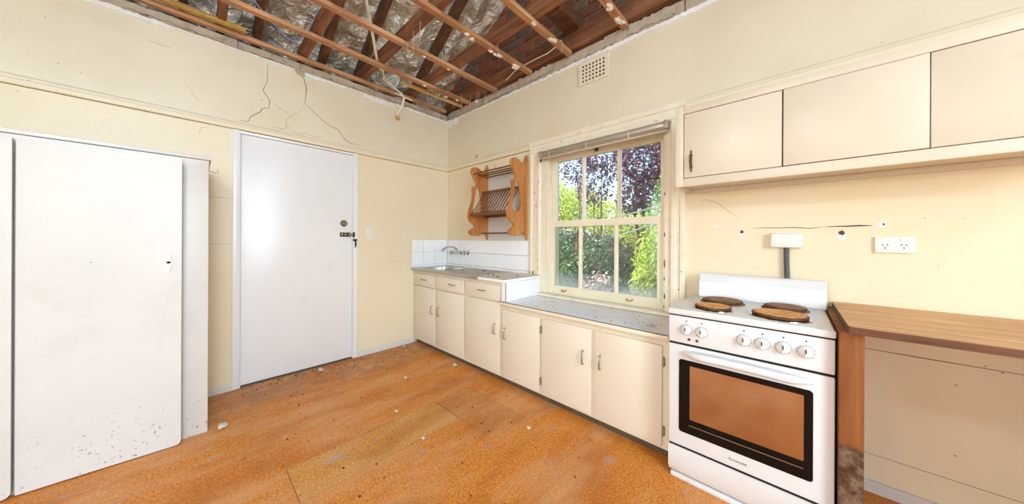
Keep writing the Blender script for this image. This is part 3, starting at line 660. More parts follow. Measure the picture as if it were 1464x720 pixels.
B('edge_trim', 1.172, 1.502, -0.4905, -0.486, 0.8592, 0.8615, 'edge_dark', wt); B('edge_trim', 1.498, 1.5025, -0.486, -0.027, 0.8592, 0.8615, 'edge_dark', wt)
ep = thing('end_panel', 'white laminate upstand panel closing the step between worktops', 'panel', (1.47, -0.25, 0.68))
B('panel', 1.446, 1.496, -0.4695, -0.027, 0.6785, 0.8315, 'laminate_white', ep, 0.001)
B('edge_strip', 1.4965, 1.4985, -0.472, -0.466, 0.6785, 0.8315, 'edge_dark', ep)
lw = thing('window_worktop', 'dusty grey laminate worktop under the window beside the stove', 'worktop', (2.10, -0.24, 0.65))
B('top', 1.4425, 2.713, -0.470, -0.026, 0.654, 0.6765, 'low_laminate', lw)
B('edge_strip', 1.4425, 2.713, -0.489, -0.4705, 0.652, 0.675, 'trim_cream', lw, 0.002)
B('edge_trim', 1.4425, 2.713, -0.4895, -0.482, 0.6752, 0.6785, 'edge_dark', lw)
for k in range(3):
    x = 2.56 + k*0.02; pts = [(x+random.uniform(-.02, .02), -0.33+random.uniform(-.05, .05), 0.6772) for _ in range(5)]
    T('pen_mark', pts, 0.0007, 'print_blue', lw, 5)

# debris lying on the two worktops
def crumb(name, x, y, z, r, mat, label, cat, group, sq=(1, .8, .6)):
    bm = bmesh.new(); lump(bm, (0, 0, 0), r, sq, 0.3, 1); lo = min(v.co.z for v in bm.verts)
    o = obj(name, bm, mat, loc=(x, y, z-lo+0.0003)); return tag(o, label, cat, group)
for (x, y, r, z, lb) in ((0.86, -0.14, 0.013, 0.8575, 'dark dried leaf scrap on the drainboard close to the tiles'), (1.02, -0.10, 0.010, 0.8575, 'small dried leaf scrap on the drainboard below the plate rack'),
                     (1.10, -0.30, 0.014, 0.8575, 'dark dried leaf scrap at the right end of the drainboard'), (0.62, -0.225, 0.009, 0.8575, 'smallest dried leaf scrap beside the sink bowl'),
                     (1.24, -0.36, 0.012, 0.8615, 'dried leaf scrap at the left of the short laminate worktop'), (1.33, -0.40, 0.012, 0.8615, 'dried leaf scrap at the front edge of the short laminate worktop'),
                     (1.40, -0.22, 0.010, 0.8615, 'dried leaf scrap at the right of the short laminate worktop')):
    crumb('dead_leaf', x, y, z, r, 'rust_dark', lb, 'debris', 'leaf scraps beside the sink', (1.3, .9, .35))
bm = bmesh.new()
for k in range(60):
    lump(bm, (random.uniform(1.56, 2.66), random.uniform(-0.44, -0.09), 0.6794), random.uniform(0.0015, 0.005), (1.2, .9, .4), 0.3, 1)
tag(obj('worktop_grit', bm, 'grit_dark'), 'dark crumbs scattered on the grey worktop under the window', 'debris', kind='stuff')

# ------------------------------------------------------------------ splashback tiles
B('grout_bed', 0.0005, 0.005, -0.492, 0.0, 0.850, 1.180, 'grout', wL); B('grout_bed', 0.005, 1.362, -0.005, 0.0, 0.850, 1.175, 'grout', wR)
def tile(parent, x0, x1, y0, y1, z0, z1): return B('tile', x0, x1, y0, y1, z0, z1, 'tile_white', parent, 0.0015, 1)
for (z0, z1) in ((1.0325, 1.178), (0.886, 1.0305), (0.859, 0.884)):
    for (a, b) in ((-0.490, -0.341), (-0.339, -0.186), (-0.184, -0.0105)): tile(wL, 0.002, 0.0095, a, b, z0, z1)
    xe = [0.0105, 0.090, 0.245, 0.399, 0.553, 0.708, 0.862, 1.010, 1.168, 1.326, 1.364]
    for i in range(len(xe)-1): tile(wR, xe[i]+0.001, xe[i+1]-0.001, -0.0095, -0.002, z0, z1-0.004)
B('splash_panel', 0.757, 1.33, -0.004, 0.0, 1.178, 1.862, 'white_paint_worn', wR, label='white painted board behind the plate rack')

# ------------------------------------------------------------------ tap
tp = thing('wall_tap', 'chrome wall mounted sink mixer with swan neck spout', 'tap', (0.30, -0.01, 1.03))
for (x, nm) in ((0.17, 'handle'), (0.43, 'handle')):
    bm = bmesh.new(); lathe(bm, [(0.026, 0), (0.026, 0.006), (0.014, 0.012), (0.013, 0.035), (0.020, 0.040), (0.022, 0.060), (0.018, 0.070), (0.002, 0.072)], (x, -0.0098, 1.03), '-Y', 20)
    h = obj(nm, bm, 'chrome', tp, True)
    bm = bmesh.new()
    for a in (0, 90):
        c, s = math.cos(math.radians(a+20))*0.026, math.sin(math.radians(a+20))*0.026
        tube(bm, [(x-c, -0.066, 1.03-s), (x+c, -0.066, 1.03+s)], 0.007, 8)
    obj('grip', bm, 'chrome', h, True)
bm = bmesh.new(); lathe(bm, [(0.024, 0), (0.024, 0.006), (0.015, 0.012), (0.015, 0.05), (0.019, 0.054), (0.019, 0.075), (0.002, 0.078)], (0.30, -0.0098, 1.03), '-Y', 20); obj('body', bm, 'chrome', tp, True)
bm = bmesh.new(); tube(bm, [(0.17, -0.028, 1.03), (0.43, -0.028, 1.03)], 0.011, 12); obj('cross_pipe', bm, 'chrome', tp, True)
bm = bmesh.new(); tube(bm, [(0.30, -0.065, 1.045), (0.299, -0.075, 1.072), (0.298, -0.10, 1.090), (0.297, -0.14, 1.098), (0.296, -0.19, 1.096), (0.295, -0.235, 1.085), (0.294, -0.262, 1.065), (0.294, -0.266, 1.048)], [0.011, 0.011, 0.010, 0.010, 0.010, 0.010, 0.011, 0.012], 12); obj('spout', bm, 'chrome', tp, True)

# ------------------------------------------------------------------ plate rack
pr = thing('plate_rack', 'wooden wall plate rack with scalloped sides above the tiles', 'plate rack', (1.04, -0.14, 1.22))
prof = [(-0.240, 1.880), (-0.232, 1.917), (-0.197, 1.939), (-0.152, 1.939), (-0.115, 1.922), (-0.068, 1.903), (-0.040, 1.931), (-0.006, 1.965), (-0.006, 1.230), (-0.025, 1.224), (-0.073, 1.257), (-0.119, 1.226), (-0.192, 1.220), (-0.253, 1.238), (-0.267, 1.262), (-0.244, 1.286), (-0.206, 1.305), (-0.196, 1.323), (-0.219, 1.346), (-0.254, 1.368), (-0.276, 1.402), (-0.280, 1.437), (-0.263, 1.498), (-0.233, 1.572), (-0.221, 1.669), (-0.227, 1.713), (-0.213, 1.735), (-0.181, 1.746), (-0.174, 1.766), (-0.196, 1.804), (-0.222, 1.847)]
hole = [(-0.141, 1.726), (-0.123, 1.694), (-0.113, 1.634), (-0.099, 1.562), (-0.099, 1.500), (-0.121, 1.455), (-0.157, 1.443), (-0.202, 1.455), (-0.220, 1.490), (-0.211, 1.538), (-0.194, 1.612), (-0.181, 1.686), (-0.163, 1.719)]
def smooth(pl, keep=()):
    out = []; n = len(pl)
    for i in range(n):
        p0, p1, p2, p3 = (Vector(pl[(i+k) % n]) for k in (-1, 0, 1, 2))
        out.append(tuple(p1))
        if abs(p1.x+0.006) < 1e-4 and abs(p2.x+0.006) < 1e-4: continue
        q = (-p0 + 9*p1 + 9*p2 - p3)/16; q.x = min(q.x, -0.006); out.append(tuple(q))
    return out
for x0, x1 in ((0.752, 0.772), (1.312, 1.332)):
    bm = bmesh.new(); prism(bm, smooth(prof), 'X', x0, x1, smooth(hole)); obj('side_board', bm, 'rack_wood', pr)
for (y, z) in ((-0.205, 1.868), (-0.150, 1.862), (-0.100, 1.858), (-0.045, 1.852)):
    T('dowel', [(0.765, y, z), (1.32, y, z)], 0.007, 'rack_dowel', pr)
bm = bmesh.new(); prism(bm, [(-0.262, 1.425), (-0.232, 1.425), (-0.232, 1.455), (-0.262, 1.455)], 'X', 0.7725, 1.3115); obj('front_rail', bm, 'rack_dowel', pr)
bm = bmesh.new(); prism(bm, [(-0.095, 1.672), (-0.072, 1.672), (-0.072, 1.694), (-0.095, 1.694)], 'X', 0.7725, 1.3115); obj('back_rail', bm, 'rack_dowel', pr)
B('back_rail', 0.7725, 1.3115, -0.060, -0.036, 1.418, 1.446, 'rack_dowel', pr)
for k in range(13):
    x = 0.795 + k*0.041
    T('plate_dowel', [(x, -0.247, 1.456), (x, -0.085, 1.671)], 0.0055, 'rack_dowel', pr, 6)
    T('base_dowel', [(x, -0.231, 1.440), (x, -0.061, 1.434)], 0.0050, 'rack_dowel', pr, 6)
T('dowel', [(0.765, -0.10, 1.250), (1.32, -0.10, 1.250)], 0.007, 'rack_dowel', pr)

# ------------------------------------------------------------------ window
wi = thing('window_1', 'cream six pane sash window above the low worktop', 'window', (2.06, 0.03, 0.68), kind='structure')
TW = 'trim_worn'
def cas(bm, axis, pts, a, b): prism(bm, pts, axis, a, b)
def casing(x_out, x_in, z0, z1):
    s = 1 if x_in > x_out else -1; W = abs(x_in-x_out)
    p = [(0, 0), (0, -0.022), (0.012, -0.026), (0.030, -0.026), (0.036, -0.018), (W-0.036, -0.018), (W-0.030, -0.022), (W-0.008, -0.022), (W, -0.014), (W, 0)]
    bm = bmesh.new(); prism(bm, [(x_out+s*u, v) for u, v in p], 'Z', z0, z1); return obj('casing', bm, TW, wi)
casing(1.367, 1.492, 0.700, 1.986); casing(2.685, 2.592, 0.660, 1.986)
bm = bmesh.new(); prism(bm, [(0, 1.986), (-0.014, 1.986), (-0.022, 1.994), (-0.022, 2.016), (-0.018, 2.022), (-0.018, 2.056), (-0.026, 2.062), (-0.026, 2.092), (-0.022, 2.102), (0, 2.102)], 'X', 1.367, 2.685); obj('casing', bm, TW, wi)
B('jamb', 1.4925, 1.557, -0.004, 0.130, 0.702, 1.966, TW, wi); B('jamb', 2.560, 2.5915, -0.004, 0.130, 0.702, 1.966, TW, wi)
B('head', 1.5575, 2.5595, 0.0, 0.130, 1.956, 1.986, TW, wi)
B('stop_bead', 1.5575, 1.570, -0.002, 0.020, 0.702, 1.955, TW, wi, 0.003); B('stop_bead', 2.548, 2.5595, -0.002, 0.020, 0.702, 1.955, TW, wi, 0.003)
B('parting_bead', 1.5575, 1.566, 0.062, 0.068, 0.702, 1.955, TW, wi); B('parting_bead', 2.552, 2.5595, 0.062, 0.068, 0.702, 1.955, TW, wi)
B('sill_board', 1.485, 2.605, -0.062, 0.020, 0.6785, 0.7005, TW, wi, 0.004)
B('outer_sill', 1.50, 2.62, 0.021, 0.24, 0.660, 0.690, 'outside_paint', wi)
B('outer_reveal', 1.500, 1.5565, 0.131, 0.20, 0.69, 1.99, 'outside_paint', wi); B('outer_reveal', 2.5605, 2.62, 0.131, 0.20, 0.69, 1.99, 'outside_paint', wi)
def sash(name, x0, x1, y0, y1, z0, z1, lw, rw, bw, tw, mull):
    s = B(name, x0, x0+lw, y0, y1, z0, z1, 'trim_cream', wi)
    pc = [('stile', x1-rw, x1, z0, z1), ('bottom_rail', x0+lw, x1-rw, z0, z0+bw), ('top_rail', x0+lw, x1-rw, z1-tw, z1)]
    for (n, a, b, c, d2) in pc: B(n, a, b, y0, y1, c, d2, 'trim_cream', s)
    ed = [x0+lw] + [v for mm in mull for v in (mm-0.016, mm+0.016)] + [x1-rw]
    for mm in mull:
        bm = bmesh.new(); prism(bm, [(mm-0.016, y0+0.012), (mm-0.008, y0), (mm+0.008, y0), (mm+0.016, y0+0.012), (mm+0.012, y1-0.002), (mm-0.012, y1-0.002)], 'Z', z0+bw, z1-tw); obj('glazing_bar', bm, 'trim_cream', s)
    for k in range(0, len(ed), 2): B('pane', ed[k], ed[k+1], (y0+y1)/2+0.004, (y0+y1)/2+0.007, z0+bw, z1-tw, 'pane_glass', s)
    return s
lowS = sash('lower_sash', 1.566, 2.552, 0.022, 0.060, 0.702, 1.354, 0.052, 0.052, 0.074, 0.054, (1.884, 2.197))
upS = sash('upper_sash', 1.566, 2.552, 0.070, 0.106, 1.305, 1.955, 0.048, 0.046, 0.050, 0.062, (1.886, 2.197))
for x in (1.735, 2.31):
    bm = bmesh.new(); tube(bm, [(x-0.022, 0.021, 0.745), (x-0.020, 0.006, 0.742), (x-0.008, -0.002, 0.734), (x+0.008, -0.002, 0.734), (x+0.020, 0.006, 0.742), (x+0.022, 0.021, 0.745)], 0.0045, 8); obj('sash_lift', bm, 'brass', lowS, True)
B('catch', 2.03, 2.06, 0.045, 0.060, 1.3545, 1.366, 'bronze', lowS, 0.003); B('bracket', 2.00, 2.030, 0.050, 0.069, 1.915, 1.945, 'bronze', upS, 0.003)
# spots where the paint has flaked to bare dark wood
for (x, y, z, rx, rz) in ((1.377, -0.0225, 0.885, 0.005, 0.022), (1.384, -0.0255, 0.875, 0.006, 0.014), (1.412, -0.0190, 0.876, 0.008, 0.016), (1.372, -0.0225, 0.985, 0.003, 0.006), (1.478, -0.0225, 0.93, 0.003, 0.012), (1.470, -0.0225, 1.00, 0.003, 0.006),
                       (1.445, -0.0190, 1.50, 0.004, 0.014), (1.432, -0.0190, 1.62, 0.003, 0.010), (1.480, -0.0225, 1.72, 0.003, 0.016), (1.410, -0.0190, 1.20, 0.003, 0.008), (2.555, -0.0025, 1.02, 0.004, 0.030), (2.553, -0.0025, 0.92, 0.003, 0.014),
                       (2.556, -0.0025, 0.80, 0.004, 0.020), (2.552, -0.0025, 0.73, 0.003, 0.014), (2.555, -0.0025, 1.22, 0.003, 0.020), (2.555, -0.0025, 1.50, 0.003, 0.012), (2.662, -0.0265, 0.98, 0.003, 0.004), (2.645, -0.0190, 0.86, 0.003, 0.005), (1.90, -0.0265, 2.075, 0.006, 0.003), (2.25, -0.0265, 2.08, 0.004, 0.003), (1.72, -0.0185, 2.04, 0.012, 0.003), (2.50, -0.0225, 2.005, 0.012, 0.002)):
    bm = bmesh.new(); lump(bm, (x, y, z), 1.0, (rx, 0.0008, rz), 0.3, 2); obj('paint_flake', bm, 'crack_dark', wi)
# rolled-up blind at the head
bl = thing('venetian_blind', 'raised metal venetian blind across the window head', 'blind', (2.05, -0.045, 1.91))
B('headrail', 1.512, 2.582, -0.060, -0.028, 1.942, 1.976, 'aluminium', bl, 0.003)
for k in range(5): B('slat', 1.516, 2.578, -0.058, -0.030, 1.922+k*0.004, 1.9238+k*0.004, 'slat_cream', bl)
B('bottom_rail', 1.516, 2.578, -0.058, -0.030, 1.908, 1.9205, 'slat_cream', bl, 0.003)
for x in (1.512, 2.566): B('bracket', x-0.004, x+0.020, -0.064, -0.027, 1.930, 1.984, 'aluminium', bl, 0.002)
for x in (1.62, 1.98, 2.32): B('ladder_tape', x, x+0.012, -0.0625, -0.0605, 1.909, 1.962, 'slat_cream', bl)
T('cord', [(1.530, -0.062, 1.925), (1.51, -0.055, 1.85), (1.455, -0.035, 1.70)], 0.0015, 'wire_white', bl, 6)
B('cord_knob', 1.528, 1.540, -0.067, -0.0565, 1.885, 1.910, 'hole_dark', bl, 0.002)

# ------------------------------------------------------------------ small wall things on the window wall
ve = thing('air_vent', 'cream square grid air vent high on the window wall', 'vent', (2.015, 0, 2.455))
vx0, vx1, vz0, vz1 = 1.887, 2.146, 2.457, 2.640
B('backing', vx0+0.03, vx1-0.03, -0.0035, -0.0008, vz0+0.02, vz1-0.02, 'hole_dark', ve)
hx = [1.922 + k*0.0305 for k in range(7)]; hz = [2.484 + k*0.0312 for k in range(5)]
bm = bmesh.new(); ox0, ox1, oz0, oz1 = 1.912, 2.122, 2.474, 2.624
box(bm, vx0, ox0, -0.012, 0, vz0, vz1); box(bm, ox1, vx1, -0.012, 0, vz0, vz1); box(bm, ox0, ox1, -0.012, 0, vz0, oz0); box(bm, ox0, ox1, -0.012, 0, oz1, vz1); obj('frame', bm, 'trim_cream', ve)
cw, cz = (ox1-ox0)/7, (oz1-oz0)/5
for k in range(8): B('bar', ox0+cw*k-0.007, ox0+cw*k+0.007, -0.010, -0.004, oz0, oz1, 'trim_cream', ve)
for k in range(6): B('bar', ox0, ox1, -0.0098, -0.0042, oz0+cz*k-0.007, oz0+cz*k+0.007, 'trim_cream', ve)
ph = thing('picture_hook', 'small dark hook on the picture rail near the corner', 'hook', (0.592, 0, 2.11))
T('hook', [(0.592, 0.0, 2.135), (0.592, -0.024, 2.132), (0.592, -0.030, 2.112), (0.592, -0.036, 2.100), (0.592, -0.044, 2.108)], 0.003, 'bronze', ph)
ph2 = thing('cup_hook', 'brass hook screwed above the plate rack', 'hook', (0.93, 0, 1.93))
T('hook', [(0.93, 0.0, 1.93), (0.93, -0.03, 1.925), (0.93, -0.05, 1.93), (0.93, -0.056, 1.945), (0.93, -0.05, 1.958)], 0.0035, 'brass', ph2)

iso = thing('stove_isolator', 'white cooker connection box on the wall above the stove', 'switch box', (3.165, 0, 1.14))
B('box', 3.102, 3.230, -0.030, 0.0, 1.146, 1.224, 'plastic_white', iso, 0.004)
B('cover', 3.106, 3.226, -0.034, -0.0305, 1.150, 1.220, 'plastic_white', iso, 0.003)
for x in (3.122, 3.210):
    bm = bmesh.new(); lathe(bm, [(0.0045, 0), (0.004, 0.001), (0.001, 0.0015)], (x, -0.0341, 1.186), '-Y', 12); obj('screw', bm, 'plastic_white', iso, True)
cdx = T('stove_cable', [(3.168, -0.012, 1.1458), (3.169, -0.013, 1.06), (3.172, -0.013, 0.98), (3.173, -0.012, 0.60)], 0.0115, 'plastic_grey'); tag(cdx, 'grey taped cable running down behind the stove', 'cable')
po = thing('power_outlet', 'white double power outlet at the wall right of the stove', 'outlet', (3.53, 0, 1.128))
B('plate', 3.474, 3.590, -0.011, 0.0, 1.128, 1.204, 'plastic_white', po, 0.004)
for cx in (3.505, 3.559):
    B('rocker', cx-0.010, cx+0.010, -0.0135, -0.0112, 1.184, 1.196, 'plastic_white', po, 0.001)
    for (dx, dz, a) in ((-0.007, 0.006, 30), (0.007, 0.006, -30), (0, -0.008, 0)):
        bm = bmesh.new(); box(bm, -0.0012, 0.0012, -0.0004, 0.0004, -0.0045, 0.0045)
        bmesh.ops.transform(bm, matrix=Matrix.Translation((cx+dx, -0.0114, 1.160+dz)) @ Matrix.Rotation(math.radians(a), 4, 'Y'), verts=bm.verts); obj('socket_slot', bm, 'hole_dark', po)

# ------------------------------------------------------------------ upper cabinet
uc = thing('wall_cabinet', 'long cream wall cabinet hung above the stove', 'cabinet', (3.3, -0.15, 1.48))
UX0, UX1, UZ0, UZ1, UY = 2.696, 4.02, 1.487, 1.938, -0.302
UP_ = 'upper_cabinet_paint'
B('side_panel', UX0, UX0+0.016, UY+0.019, -0.002, UZ0+0.004, UZ1-0.016, UP_, uc); B('side_panel', UX1-0.016, UX1, UY+0.019, -0.002, UZ0+0.004, UZ1-0.016, UP_, uc)
B('top', UX0, UX1, UY+0.019, -0.002, UZ1-0.0155, UZ1, UP_, uc); B('bottom', UX0+0.0165, UX1-0.0165, UY+0.019, -0.002, UZ0+0.022, UZ0+0.036, UP_, uc)
B('back_panel', UX0+0.0165, UX1-0.0165, -0.014, -0.003, UZ0+0.036, UZ1-0.016, 'cabinet_inside', uc)
B('stile', UX0, UX0+0.042, UY, UY+0.0185, UZ0, UZ1, UP_, uc, 0.002); B('stile', UX1-0.042, UX1, UY, UY+0.0185, UZ0, UZ1, UP_, uc, 0.002)
B('rail', UX0+0.0422, UX1-0.0422, UY, UY+0.0185, UZ0, UZ0+0.046, UP_, uc, 0.002); B('rail', UX0+0.0422, UX1-0.0422, UY, UY+0.0185, UZ1-0.040, UZ1, UP_, uc, 0.002)
B('wall_batten', UX0+0.0165, UX1-0.0165, -0.022, -0.002, UZ0-0.004, UZ0+0.021, UP_, uc)
for k, (a, b) in enumerate(((2.741, 3.154), (3.158, 3.568), (3.572, 3.975))):
    d_ = B('door', a, b, UY+(0.001 if k != 1 else -0.004), UY+0.0175, UZ0+0.049, UZ1-0.043, UP_, uc, 0.002)
    if k == 0:
        hxx = 2.776 if k == 0 else 3.605; yb = UY+0.001
        bm = bmesh.new()
        pts = [(0.0, 1.562), (0.006, 1.570), (0.004, 1.580), (0.010, 1.588), (0.005, 1.596), (0.004, 1.650), (0.009, 1.660), (0.004, 1.668), (0.006, 1.678), (0.0, 1.690)]
        prism(bm, [(hxx+u, v) for u, v in pts] + [(hxx-u, v) for u, v in pts[::-1][1:-1]], 'Y', yb-0.003, yb)
        hp = obj('handle_plate', bm, 'bronze', d_, label='ornate dark bronze handle')
        T('pull', [(hxx, yb-0.002, 1.592), (hxx, yb-0.020, 1.600), (hxx, yb-0.024, 1.625), (hxx, yb-0.020, 1.650), (hxx, yb-0.002, 1.660)], [0.004, 0.0045, 0.006, 0.0045, 0.004], 'bronze', hp)

# ------------------------------------------------------------------ stove
so = thing('stove', 'white freestanding electric stove with four rusty hotplates', 'stove', (3.02, -0.30, 0))
SX0, SX1, SY, SH = 2.735, 3.312, -0.560, 0.846
B('body', SX0+0.004, SX1-0.004, SY+0.030, -0.045, 0.035, SH-0.034, 'enamel', so, 0.004)
hob = B('hob', SX0, SX1, SY-0.004, -0.045, SH-0.030, SH, 'enamel_hob', so, 0.010, 3)
B('hob_rim', SX0-0.0005, SX1+0.0005, SY-0.0055, SY+0.008, SH-0.0305, SH-0.001, 'enamel', so, 0.006, 3)
B('hob_gap', SX0+0.004, SX1-0.004, SY+0.002, SY+0.03, SH-0.036, SH-0.030, 'hole_dark', so)
cp = B('control_panel', SX0+0.002, SX1-0.002, SY, SY+0.029, 0.678, SH-0.036, 'enamel', so, 0.005, 3)
B('door_gap', SX0+0.006, SX1-0.006, SY+0.006, SY+0.03, 0.668, 0.678, 'hole_dark', so)
od = B('oven_door', SX0+0.002, SX1-0.002, SY, SY+0.029, 0.172, 0.668, 'enamel', so, 0.006, 3)
B('drawer_gap', SX0+0.006, SX1-0.006, SY+0.006, SY+0.03, 0.162, 0.172, 'hole_dark', so)
# storage drawer: upper face, scooped finger grip, plinth
prof_d = [(SY, 0.162), (SY, 0.058), (SY+0.003, 0.054), (SY+0.006, 0.046), (SY+0.012, 0.034), (SY+0.022, 0.026), (SY+0.034, 0.024), (SY+0.034, 0.162)]
bm = bmesh.new(); prism(bm, prof_d, 'X', SX0+0.002, SX1-0.002); obj('storage_drawer', bm, 'enamel', so, True)
B('plinth', SX0+0.010, SX1-0.010, SY+0.008, SY+0.036, 0.0, 0.022, 'enamel', so, 0.004)
for x in (SX0+0.04, SX1-0.04):
    bm = bmesh.new(); lathe(bm, [(0.018, 0), (0.018, 0.034)], (x, -0.08, 0.0005), 'Z', 12); obj('foot', bm, 'plastic_grey', so)
# oven window
gx0, gx1, gz0, gz1 = 2.785, 3.252, 0.246, 0.600
bm = bmesh.new(); prism(bm, rr(gx0, gx1, gz0, gz1, 0.012), 'Y', SY-0.003, SY-0.0002); fr_ = obj('window_frame', bm, 'black_glass', od)
bm = bmesh.new(); prism(bm, rr(2.832, 3.226, 0.318, 0.576, 0.004), 'Y', SY-0.0042, SY-0.003); obj('window_glass', bm, 'oven_glass', od)
bm = bmesh.new(); tube(bm, [(2.83, SY-0.0035, 0.288), (3.225, SY-0.0035, 0.288)], 0.0022, 6); obj('seal_line', bm, 'nickel', od)
bm = bmesh.new(); n = 16
hp_ = []
for k in range(n+1):
    t = k/n; x = 2.805 + t*0.445; bow = math.sin(math.pi*t); hp_.append((x, SY-0.006-0.034*min(1, bow*2.2), 0.636 + 0.006*bow))
tube(bm, hp_, [0.008+0.009*min(1, math.sin(math.pi*k/n)*2.5) for k in range(n+1)], 12); obj('handle', bm, 'enamel', od, True)
# knobs, pilot lights, markings
knx = (2.815, 2.879, 3.037, 3.099, 3.165, 3.231)
for i, x in enumerate(knx):
    z = 0.747; bm = bmesh.new()
    lathe(bm, [(0.0260, 0), (0.0260, 0.0012), (0.0245, 0.0014), (0.0245, 0.0012)], (x, SY-0.0001, z), '-Y', 32); obj('dial_ring', bm, 'dial_grey', so); bm = bmesh.new()
    lathe(bm, [(0.0235, 0), (0.0235, 0.005), (0.0215, 0.009), (0.020, 0.013), (0.017, 0.0155), (0.001, 0.016)], (x, SY-0.0014, z), '-Y', 32)
    k_ = obj('knob', bm, 'enamel', so, True)
    B('grip_bar', x-0.0042, x+0.0042, SY-0.0245, SY-0.0155, z-0.0185, z+0.0185, 'enamel', k_, 0.003)
    B('pointer', x-0.0021, x+0.0021, SY-0.0251, SY-0.0244, z-0.002, z+0.014, 'print_black', k_)
    bm = bmesh.new(); lathe(bm, [(0.0032, 0), (0.0032, 0.0006)], (x+0.001, SY-0.0001, z+0.042), '-Y', 10); obj('dial_mark', bm, 'print_black', so)
    bm = bmesh.new()
    for a in np.linspace(-2.3, 2.3, 9): box(bm, x+0.0275*math.sin(a)-0.0008, x+0.0275*math.sin(a)+0.0008, SY-0.0005, SY-0.0001, z+0.0275*math.cos(a)-0.0012, z+0.0275*math.cos(a)+0.0012)
    obj('dial_scale', bm, 'print_black', so)
for x in (2.828, 2.861):
    bm = bmesh.new(); lathe(bm, [(0.0065, 0), (0.0065, 0.002), (0.004, 0.004), (0.001, 0.0045)], (x, SY-0.0002, 0.703), '-Y', 16); obj('pilot_light', bm, 'lamp_red', so, True)
# maker's lettering
cu_ = bpy.data.curves.new('t', 'FONT'); cu_.body = 'Euromaid'; cu_.size = 0.0165; cu_.align_x = 'CENTER'; cu_.extrude = 0.0002
to = bpy.data.objects.new('t', cu_); COL.objects.link(to); dg = bpy.context.evaluated_depsgraph_get(); tm = bpy.data.meshes.new_from_object(to.evaluated_get(dg))
bpy.data.objects.remove(to); tm.transform(Matrix.Translation((3.018, SY-0.0004, 0.203)) @ Matrix.Rotation(math.radians(90), 4, 'X')); tm.materials.clear(); tm.materials.append(MATS['print_black'])
lo = bpy.data.objects.new('brand_lettering', tm); COL.objects.link(lo); lo.parent = od; lo.matrix_parent_inverse = parent_inv(od)
# backsplash
bm = bmesh.new(); prism(bm, [(-0.100, SH-0.002), (-0.092, SH+0.09), (-0.078, SH+0.130), (-0.066, SH+0.138), (-0.045, SH+0.138), (-0.045, SH-0.002)], 'X', SX0+0.040, SX1+0.004)
bs_ = obj('backsplash', bm, 'enamel', so); 
bmm = bs_.modifiers.new('bev', 'BEVEL'); bmm.width = 0.006; bmm.segments = 3
# hotplates
for (x, y, r, mt) in ((2.906, -0.450, 0.076, 'rust'), (2.914, -0.235, 0.090, 'rust_dark'), (3.150, -0.430, 0.096, 'rust'), (3.165, -0.215, 0.080, 'rust_dark')):
    bm = bmesh.new(); lathe(bm, [(r+0.010, 0), (r+0.009, 0.003), (r+0.002, 0.004)], (x, y, SH+0.0002), 'Z', 40); ring = obj('spill_ring', bm, 'chrome' if mt == 'rust' else 'rust_dark', so, True)
    bm = bmesh.new(); lathe(bm, [(r-0.006, 0), (r, 0.003), (r, 0.0105), (r-0.003, 0.0125), (r-0.008, 0.0120)], (x, y, SH+0.0045), 'Z', 44)
    hpobj = obj('hotplate', bm, 'rust_rim', so, True, label='rusty solid hotplate')
    bm = bmesh.new(); lathe(bm, [(r-0.0075, 0), (r-0.0080, 0.0022), (r*0.62, 0.0030), (r*0.60, 0.0024), (0.028, 0.0028), (0.022, 0.0012), (0.001, 0.0012)], (x, y, SH+0.0045+0.0121), 'Z', 44)
    obj('plate_face', bm, mt, hpobj, True)

# ------------------------------------------------------------------ wooden shelf right of the stove
sh = thing('corner_shelf', 'pine shelf board on a plank support right of the stove', 'shelf', (3.7, -0.3, 0))
ZS = 0.880
outl = [(3.338, -0.030), (3.345, -0.010), (3.362, -0.003), (4.05, -0.003), (4.05, -0.612), (3.348, -0.612), (3.338, -0.600)]
bm = bmesh.new(); prism(bm, outl, 'Z', ZS-0.026, ZS); tpb = obj('shelf_board', bm, 'shelf_wood', sh)
bm = bmesh.new(); prism(bm, [(3.340, -0.6125), (4.05, -0.6125), (4.05, -0.6145), (3.340, -0.6145)], 'Z', ZS-0.026, ZS-0.001); obj('front_lipping', bm, 'shelf_edge', sh)
bm = bmesh.new(); prism(bm, [(3.3365, -0.030), (3.3378, -0.030), (3.3378, -0.612), (3.3365, -0.612)], 'Z', ZS-0.026, ZS-0.001); obj('end_lipping', bm, 'shelf_edge', sh)
B('support_plank', 3.317, 3.378, -0.588, -0.003, 0.0, ZS-0.0265, 'support_wood_rotten', sh, 0.002)
B('support_plank', 4.01, 4.04, -0.585, -0.003, 0.0, ZS-0.0265, 'support_wood', sh, 0.002)
B('wall_cleat', 3.379, 4.009, -0.025, -0.003, ZS-0.070, ZS-0.0265, 'support_wood', sh)

